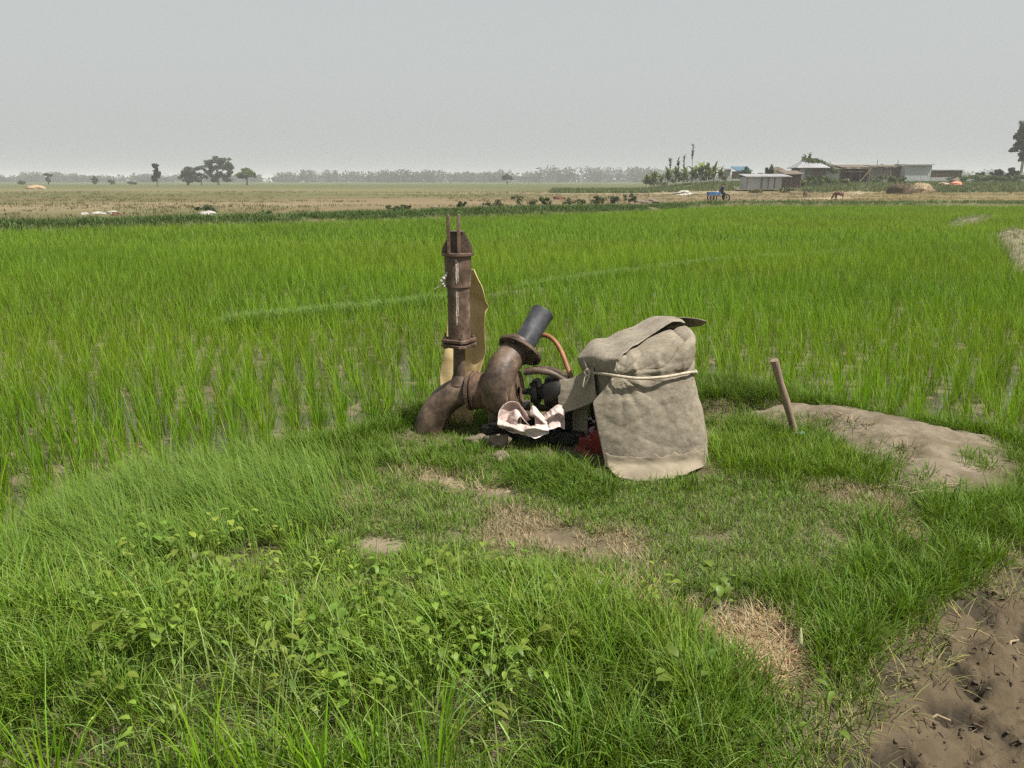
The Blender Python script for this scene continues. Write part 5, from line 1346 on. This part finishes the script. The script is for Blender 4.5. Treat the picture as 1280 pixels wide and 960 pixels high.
cover = empty('engine_cover', P(810, 590, 4.25), 0, 'grey brown canvas cover roped over the pump engine', 'cover')
front = [[(776, 438, 4.36), (806, 424, 4.52), (838, 412, 4.60), (856, 409, 4.70), (862, 411, 4.82), (848, 409, 4.98), (800, 415, 5.0)],
         [(771, 450, 4.17), (802, 442, 4.20), (842, 431, 4.25), (865, 422, 4.32), (868, 426, 4.64), (856, 428, 4.96), (800, 430, 5.0)],
         [(768, 462, 4.14), (800, 461, 4.15), (838, 458, 4.18), (866, 452, 4.26), (869, 455, 4.62), (860, 452, 4.94), (800, 450, 5.0)],
         [(764, 474, 4.14), (798, 474, 4.14), (838, 471, 4.17), (863, 466, 4.26), (866, 468, 4.60), (856, 466, 4.90), (800, 466, 4.98)],
         [(754, 488, 4.13), (796, 489, 4.13), (840, 488, 4.16), (867, 483, 4.24), (870, 484, 4.57), (860, 480, 4.91), (800, 480, 4.99)],
         [(741, 504, 4.12), (793, 505, 4.11), (842, 505, 4.14), (870, 500, 4.22), (874, 500, 4.55), (866, 495, 4.92), (800, 495, 5.0)],
         [(748, 543, 4.10), (798, 546, 4.085), (848, 546, 4.11), (879, 540, 4.18), (883, 541, 4.52), (873, 530, 4.94), (800, 525, 5.02)],
         [(757, 585, 4.09), (804, 582, 4.065), (849, 580, 4.09), (883, 572, 4.15), (886, 571, 4.48), (876, 558, 4.95), (800, 548, 5.05)]]
RZ = P(800, 470, 4.15).z
def crease(u, w): return np.exp(-np.abs(u) / w)
def f_front(S):
    z = S[..., 2]; x = S[..., 0]; h = z - RZ
    wv = 2.2 * fbm(x * 5, z * 7, 301)
    rr_ = np.maximum(np.hypot(x - .60, z - RZ), .02); th_ = np.arctan2(z - RZ, x - .60)
    rad_ = .006 * (1 - 2 * np.abs(np.sin(th_ * 7 + 2 * fbm(x * 4, z * 4, 311))) ** .5) * np.exp(-((rr_ - .12) / .13) ** 2)
    a = np.exp(-(h / .022) ** 2) * -.015                                               # pinched under the rope
    b = .014 * (1 - 2 * np.abs(np.sin(x * 21 + wv + 3 * h)) ** .6) * np.exp(-((h - .045) / .055) ** 2)   # gathers above the rope
    c = .006 * (1 - 2 * np.abs(np.sin(x * 17 + 8 * h + wv)) ** .6) * np.exp(-((h + .06) / .07) ** 2)
    e = .013 * np.sin(x * 9 + 1.5 * np.sin(z * 6) + 1) * sstep(.42, .05, z)
    g = .020 * crease((x - .70) * .62 - (z - .53) + .03 * np.sin(x * 20), .018) * sstep(0, .05, h) - .012 * crease((x - .70) * .62 - (z - .50), .03) * sstep(0, .05, h)
    k = .004 * crease((z - .20) + .25 * (x - .8) + .03 * np.sin(x * 9), .02) + .006 * crease((x - .86) + .30 * (z - .3) + .02 * np.sin(z * 15), .022) - .008 * crease((x - .72) - .35 * (z - .3) + .015 * np.sin(z * 12), .03) + .004 * crease((z - .33) - .35 * (x - .75) + .02 * np.sin(x * 13), .02)
    k = k * sstep(.44, .38, z)
    rg = .010 * (fbm(x * 3.2 + 7, z * 3.2, 305) - .5)
    return -(a + b + c + .25 * e) + g + k + rg + rad_
TENS[0] = .35
frontS = patch(front, 20, 20); TENS[0] = 1.0
cloth('front_sheet', frontS, M['canvas'], cover, .009, 9, 3, .007, fold=f_front)
top = [[(744, 505, 4.44), (750, 503, 4.36), (758, 500, 4.30), (765, 492, 4.24)],
       [(735, 472, 4.52), (746, 473, 4.40), (757, 474, 4.28), (768, 474, 4.18)],
       [(723, 448, 4.62), (739, 448, 4.46), (756, 449, 4.30), (774, 449, 4.15)],
       [(744, 428, 4.80), (762, 428, 4.62), (776, 431, 4.44), (788, 433, 4.28)],
       [(775, 411, 4.98), (790, 411, 4.82), (802, 414, 4.62), (809, 418, 4.46)],
       [(802, 401, 5.06), (820, 401, 4.94), (832, 402, 4.76), (841, 405, 4.58)],
       [(828, 399, 5.10), (842, 399, 4.98), (852, 402, 4.82), (856, 405, 4.70)]]
loose = [[(812, 404, 4.86), (838, 398.5, 4.86), (862, 397.5, 4.82), (884, 401.5, 4.78)],
         [(818, 408, 4.93), (840, 403, 4.95), (862, 402, 4.92), (882, 404, 4.86)],
         [(826, 412, 5.00), (844, 410, 5.05), (861, 408.5, 5.00), (876, 406.5, 4.92)]]
def f_top(S):
    x = S[..., 0]; z = S[..., 2]
    return .010 * np.sin(x * 26 + z * 12) * np.exp(-((z - RZ - .06) / .08) ** 2) + .016 * np.sin(x * 12 + 2)
TENS[0] = .4
topS = patch(top, 16, 14); TENS[0] = 1.0
cloth('top_sheet', topS, M['canvas_top'], cover, .010, 6, 13, .008, rag=.012, fold=f_top)
cloth('loose_flap', patch(loose, 10, 10), M['canvas'], cover, .006, 9, 19, .008, rag=.006)
flap = [[(699, 475, 4.56), (715, 472, 4.52), (731, 463, 4.47), (742, 458, 4.36)],
        [(697, 495, 4.52), (714, 493, 4.46), (731, 488, 4.39), (744, 483, 4.31)],
        [(700, 518, 4.48), (716, 513, 4.41), (733, 507, 4.34), (746, 499, 4.26)]]
cloth('side_flap', patch(flap, 12, 14), M['canvas'], cover, .010, 8, 23, .007, rag=.006)
inner = [[(700, 508, 4.56), (716, 506, 4.53), (736, 502, 4.48)], [(707, 536, 4.54), (719, 536, 4.52), (735, 536, 4.48)], [(717, 568, 4.50), (725, 570, 4.49), (736, 568, 4.47)]]
cloth('inner_panel', patch(inner, 12, 12), M['canvas'], cover, .010, 8, 33, .007, rag=.01)
def GZ(px, py, z): g = G(px, py, z); return (float(g[0]), float(g[1]), z)
lip = [[(756, 567, 4.065), (804, 571, 4.045), (848, 567, 4.07), (882, 560, 4.135)],
       [(759, 580, 4.05), (805, 582, 4.03), (848, 579, 4.055), (884, 572, 4.125)],
       [GZ(765, 590, .045), GZ(806, 592, .045), GZ(848, 588, .045), GZ(882, 580, .045)],
       [GZ(775, 598, .03), GZ(806, 602, .025), GZ(845, 596, .03), GZ(868, 589, .035)]]
lipS = patch([[c for c in r] for r in lip], 16, 12)
cloth('hem_strip', lipS, M['jute'], cover, .012, 9, 43, .006, rag=.055)
rope = empty('rope', P(800, 470, 4.1), 0, 'thin pale rope tied round the canvas engine cover', 'rope')
rq = cat(PP([(735, 466, 4.44), (742, 466, 4.36), (757, 468, 4.20), (771, 470, 4.11), (800, 473, 4.105), (832, 471, 4.135), (854, 467, 4.19), (867, 465, 4.27), (870, 466, 4.6), (862, 462, 4.92), (800, 460, 5.02), (745, 462, 4.75), (733, 465, 4.52), (735, 466, 4.44)]), 8)
rb = MB(); rb.sweep(rq, .0085, 10, cap=False); rb.build('loop', M['rope'], rope)
rb = MB(); rb.sweep(cat(PP([(734, 466, 4.40), (731, 474, 4.37), (729, 484, 4.355), (733, 478, 4.36), (737, 470, 4.37), (735, 462, 4.39), (731, 452, 4.50), (728, 444, 4.60)]), 6), .006, 8); rb.build('tail', M['rope'], rope)
rb = MB(); rb.sweep(cat(PP([(731, 465, 4.40), (735, 462, 4.385), (738, 466, 4.38), (734, 470, 4.385), (731, 465, 4.395)]), 6), .009, 8); rb.build('knot', M['rope'], rope)

# engine under the cover
eng = empty('engine', P(790, 560, 4.55), 0, 'dark engine with red lower parts under the canvas cover', 'engine')
E0 = ax(732); E1 = E0 + AX * .62
b = MB(); cE = E0.lerp(E1, .55); cE.z = .27; b.box(cE + W * .02, (.50, .34, .34), Matrix((AX, W, Vector((0, 0, 1)))).transposed()); b.build('block', M['black_iron'], eng, bevel=.02)
b = MB(); b.lathe(E0 + AX * .05, AX, [(0, .03), (0, .17), (.05, .175), (.05, .03)], 32); b.build('flywheel', M['black_iron'], eng)
b = MB(); c0 = P(751, 575, 4.40); b.lathe(Vector((c0.x + .02, c0.y, .0)), (0, 0, 1), [(0, .0), (.0, .075), (.10, .085), (.13, .10), (.15, .10), (.15, .07), (.17, .06), (.17, 0)], 28); b.build('fuel_tank', M['red'], eng)
b = MB(); b.sweep([P(722, 560, 4.42), P(730, 566, 4.36), P(740, 574, 4.30)], [.022, .028, .028], 14); b.build('lever', M['red'], eng)
b = MB(); b.bar(P(722, 548, 4.48), P(718, 570, 4.44), .035, .012); b.build('strap', M['wood'], eng)
b = MB(); a = E0 - W * .16; c = E1 - W * .16; a.z = c.z = .06; b.bar(a, c, .07, .09); a = E0 + W * .16; c = E1 + W * .16; a.z = c.z = .06; b.bar(a, c, .07, .09); b.build('bed_rail', M['red'], eng, bevel=.006)

# crumpled sack on the skid
def sack():
    org = P(660, 545, 4.45); V = []; Q = []; n0 = 0
    pieces = [
     [[(623, 529, 4.42), (623, 516, 4.44), (632, 504, 4.47), (645, 502, 4.50), (655, 512, 4.50), (663, 525, 4.48)],
      [(628, 529, 4.46), (629, 517, 4.49), (636, 508, 4.52), (645, 507, 4.54), (653, 516, 4.54), (660, 526, 4.52)],
      [(634, 530, 4.48), (636, 520, 4.50), (640, 513, 4.52), (646, 512, 4.53), (651, 519, 4.53), (657, 528, 4.51)],
      [(639, 531, 4.42), (640, 521, 4.42), (644, 514, 4.43), (649, 516, 4.44), (653, 523, 4.44), (660, 531, 4.43)],
      [(646, 534, 4.40), (647, 526, 4.40), (650, 521, 4.41), (653, 523, 4.42), (657, 528, 4.42), (664, 534, 4.41)]],
     [[(663, 511, 4.47), (667, 507, 4.47), (675, 516, 4.46), (685, 526, 4.45)], [(664, 519, 4.42), (669, 519, 4.40), (676, 525, 4.41), (683, 531, 4.42)],
      [(668, 519, 4.46), (672, 521, 4.46), (678, 527, 4.45), (684, 533, 4.44)], [(669, 533, 4.41), (673, 534, 4.40), (678, 536, 4.40), (684, 538, 4.41)]],
     [[(679, 521, 4.50), (687, 513, 4.49), (697, 506, 4.48), (706, 509, 4.48)], [(680, 526, 4.44), (688, 520, 4.42), (698, 516, 4.42), (706, 520, 4.42)],
      [(680, 530, 4.46), (688, 525, 4.45), (698, 522, 4.45), (706, 525, 4.45)], [(680, 539, 4.41), (690, 537, 4.40), (699, 534, 4.40), (706, 537, 4.41)]],
     [[(622, 524, 4.44), (636, 529, 4.45), (650, 530, 4.41), (665, 532, 4.44), (684, 529, 4.42)], [(622, 531, 4.40), (637, 533, 4.36), (652, 537, 4.375), (667, 535, 4.35), (685, 537, 4.39)],
      [(625, 535, 4.41), (638, 536, 4.41), (653, 540, 4.365), (668, 542, 4.40), (686, 538, 4.385)], [(629, 536, 4.40), (641, 541, 4.37), (655, 543, 4.40), (669, 547, 4.36), (686, 541, 4.41)]]]
    for k, r in enumerate(pieces):
        S = patch(r, 14, 12); n = normals(S)
        d = (.017, .017, .017, .036)[k] * (np.abs(fbm(S[..., 0] * 26 + 9 * k, S[..., 2] * 34, 230 + k) - .5) - .15) + .004 * (fbm(S[..., 0] * 90, S[..., 2] * 90, 240 + k) - .5)
        S = S + n * d[..., None]; nv, nu = S.shape[:2]
        i = np.arange(nv * nu).reshape(nv, nu) + n0
        V.append(S.reshape(-1, 3)); Q.append(np.stack([i[:-1, :-1], i[:-1, 1:], i[1:, 1:], i[1:, :-1]], -1).reshape(-1, 4)); n0 += nv * nu
    o = mesh_obj('sack', raw_mesh('sack', np.concatenate(V) - np.array(org)[None], np.concatenate(Q)), M['sack'], None, org)
    so = o.modifiers.new('solid', 'SOLIDIFY'); so.thickness = .0035; so.offset = 0; so = o.modifiers.new('sub', 'SUBSURF'); so.levels = 1; so.render_levels = 1
    tag(o, 'crumpled pinkish white sack lying on the pump skid', 'sack')
sack()
# tan canvas hanging behind the riser
def tan():
    org = P(585, 540, 4.95)
    r = [[(560, 345, 4.90), (575, 341, 4.94), (588, 337, 4.93), (592, 338, 4.92)],
         [(562, 362, 4.92), (578, 358, 4.97), (598, 356, 4.94), (606, 364, 4.90)],
         [(560, 395, 4.94), (576, 395, 4.98), (598, 395, 4.98), (607, 396, 4.93)],
         [(556, 430, 4.96), (574, 430, 5.0), (596, 432, 5.0), (606, 434, 4.95)],
         [(551, 462, 4.96), (572, 464, 5.0), (592, 466, 5.0), (601, 462, 4.96)],
         [(549, 500, 4.95), (566, 502, 4.98), (584, 504, 4.96), (594, 500, 4.93)],
         [(549, 530, 4.93), (562, 531, 4.95), (579, 531, 4.93), (590, 530, 4.90)],
         [(551, 552, 4.91), (562, 553, 4.93), (579, 553, 4.91), (590, 552, 4.88)]]
    def fold(S):
        z = S[..., 2]; x = S[..., 0]
        return .03 * np.exp(-((z - P(600, 368, 4.93).z + .5 * (x - XB)) / .03) ** 2) + .010 * np.sin(x * 40 + z * 6)
    o = cloth('tan_sheet', patch(r, 10, 10), M['tan_sheet'], None, .008, 6, 66, .006, fold=fold, org=org)
    tag(o, 'yellowish tan canvas hanging behind the rusty riser pipe', 'canvas sheet')
tan()
pl = MB(); pl.sweep(cat(PP([(560, 340, 4.74), (556, 346, 4.72), (552, 352, 4.72), (556, 358, 4.74), (561, 352, 4.76)]), 6), [.004 + .008 * abs(math.sin(i)) for i in range(25)], 8)
pl.sweep(cat(PP([(556, 350, 4.73), (548, 358, 4.72), (543, 362, 4.72)]), 5), .003, 6)
tag(pl.build('plastic_strip', M['white_plastic'], None, P(556, 350, 4.74)), 'wisp of white plastic tied to the rusty riser pipe', 'plastic strip')

# wooden stake with a scrap of teal plastic at its foot
sb = P(994, 548, G(994, 545)[1]); stp = P(968, 450, sb.y - .06)
s_ = MB(); pts = cat([np.array(sb) - np.array([0, 0, .15]), np.array(sb), np.array(sb.lerp(stp, .35)) + np.array([.006, 0, 0]), np.array(sb.lerp(stp, .7)), np.array(stp)], 5)
s_.sweep(pts, [.0235 - .002 * math.sin(i * .9) for i in range(len(pts))], 14)
st_ = s_.build('wooden_stake', M['wood'], None, sb); tag(st_, 'weathered wooden stake leaning left beside the dirt patch', 'stake')
c_ = MB(); q = P(998, 541, sb.y - .03); n = 9
V = [(q.x + math.cos(2 * math.pi * k / n) * .05 * (1 + .3 * math.sin(k * 2.3)), q.y - .03, q.z + math.sin(2 * math.pi * k / n) * .035 * (1 + .25 * math.sin(k * 1.7))) for k in range(n)] + [(q.x, q.y - .055, q.z + .005), (q.x, q.y + .01, q.z)]
V = [(q.x + (a - q.x) * .6, b, q.z + (c - q.z) * .6) for a, b, c in V]
c_.add(V, [(k, (k + 1) % n, n) for k in range(n)] + [((k + 1) % n, k, n + 1) for k in range(n)]); tag(c_.build('plastic_scrap', M['cyan'], None, q), 'teal plastic scrap at the foot of the leaning stake', 'plastic scrap')
# pale upright leaf beside the dry patch
lf = G(998, 820); z = hz(*lf)
v, q, t, c = blades(np.array([[lf[0], lf[1], z + .02]]), np.array([.085]), np.array([1.2]), np.array([.15]), np.array([.3]), np.array([.026]), 6, np.array([[.42, .44, .25]]))
o = mesh_obj('dead_leaf', raw_mesh('dead_leaf', v - np.array([lf[0], lf[1], z]), q, t, c), M['litter']); o.location = (lf[0], lf[1], z); so = o.modifiers.new('solid', 'SOLIDIFY'); so.thickness = .0015
tag(o, 'pale upright leaf beside the dry grass patch', 'leaf')
# dark hole / clods in the mud, twigs on the dirt
for k, (px, py, L, a) in enumerate(((1160, 618, .30, .1), (1185, 612, .2, .5), (1120, 612, .22, -.2), (1268, 790, .16, .9), (1176, 878, .08, .1))):
    g = G(px, py); z = hz(*g); tw = MB(); d = Vector((math.cos(a), math.sin(a), .02)); p0 = Vector((g[0], g[1], z + .012))
    tw.sweep([p0 - d * L / 2, p0 + Vector((0, .01, .012)), p0 + Vector((.01, -.012, .006)) + d * L * .3, p0 + d * L / 2], [.0025, .0045, .0035, .002], 7)
    tag(tw.build('twig', M['hay'], None, p0), ['longest pale stalk on the near edge of the dirt patch', 'pale stalk at the right of the dirt edge', 'pale stalk at the left of the dirt edge',
                                                'long dry leaf stalk on the mud by the right edge', 'short yellow stalk in the middle of the mud'][k], 'stalk', 'dry stalks on bare earth')

# ------------------------------------------------------------------ air
def haze():
    m, nt, out = nmat('thin_haze')
    v = nt.nodes.new('ShaderNodeVolumePrincipled'); v.inputs['Density'].default_value = .00052; v.inputs['Color'].default_value = (.93, .95, .97, 1); v.inputs['Anisotropy'].default_value = .1
    nt.links.new(v.outputs[0], out.inputs['Volume'])
    b = MB(); b.box((0, 2050, 6.1), (5000, 4200, 18.2)); o = b.build('haze', m, None, (0, 0, 0), smooth=False)
    tag(o, 'pale haze over the fields', 'haze', kind='stuff')
haze()

# ------------------------------------------------------------------ light, sky, camera
SUN_EL, SUN_DIR = R(60), Vector((.80, -.45, 0)).normalized()
w = bpy.data.worlds.new('World'); scene.world = w; w.use_nodes = True
nt = w.node_tree; nt.nodes.clear()
out = nt.nodes.new('ShaderNodeOutputWorld'); bg = nt.nodes.new('ShaderNodeBackground')
sky = nt.nodes.new('ShaderNodeTexSky'); sky.sky_type = 'NISHITA'; sky.sun_disc = False; sky.sun_elevation = SUN_EL
sky.sun_rotation = math.atan2(SUN_DIR.x, SUN_DIR.y); sky.dust_density = 6; sky.air_density = 1.0; sky.ozone_density = 1.0
hs_ = node(nt, 'ShaderNodeHueSaturation', Saturation=.25); nt.links.new(sky.outputs[0], hs_.inputs['Color'])
mx = node(nt, 'ShaderNodeMix', _data_type='RGBA'); mx.inputs[0].default_value = .75
nt.links.new(hs_.outputs[0], mx.inputs[6])                                             # hazy veil, palest at the horizon
tcw = nt.nodes.new('ShaderNodeTexCoord'); sx = nt.nodes.new('ShaderNodeSeparateXYZ'); nt.links.new(tcw.outputs['Generated'], sx.inputs[0])
vr = ramp(nt, sx.outputs[2], [(.0, (4.85, 5.02, 4.90)), (.06, (4.72, 4.92, 4.82)), (.22, (4.50, 4.76, 4.70)), (.55, (3.0, 3.25, 3.35))]); nt.links.new(vr, mx.inputs[7])
nt.links.new(mx.outputs[2], bg.inputs[0]); bg.inputs[1].default_value = .086
nt.links.new(bg.outputs[0], out.inputs[0])
sl_ = bpy.data.lights.new('sun', 'SUN'); sl_.energy = 5.0; sl_.angle = R(.8); sl_.color = (1.0, .95, .87)
so_ = bpy.data.objects.new('sun', sl_); link(so_)
d = Vector((SUN_DIR.x * math.cos(SUN_EL), SUN_DIR.y * math.cos(SUN_EL), math.sin(SUN_EL)))
so_.rotation_euler = d.to_track_quat('Z', 'Y').to_euler(); so_.location = d * 50

cd = bpy.data.cameras.new('camera'); co = bpy.data.objects.new('camera', cd); link(co)
cd.sensor_width = 36; cd.lens = 36 * F / 1280; cd.clip_end = 9000; cd.clip_start = .05
co.location = (0, 0, CAMZ); co.rotation_euler = (math.pi / 2 - PITCH, 0, 0)
scene.camera = co
scene.view_settings.view_transform = 'Standard'; scene.view_settings.look = 'None'; scene.view_settings.exposure = .64; scene.view_settings.gamma = 1
scene.view_settings.use_curve_mapping = False
scene.cycles.use_denoising = False; scene.cycles.filter_width = 1.4; scene.cycles.sample_clamp_indirect = 4
scene.cycles.max_bounces = 8; scene.cycles.volume_bounces = 1; scene.cycles.transparent_max_bounces = 8
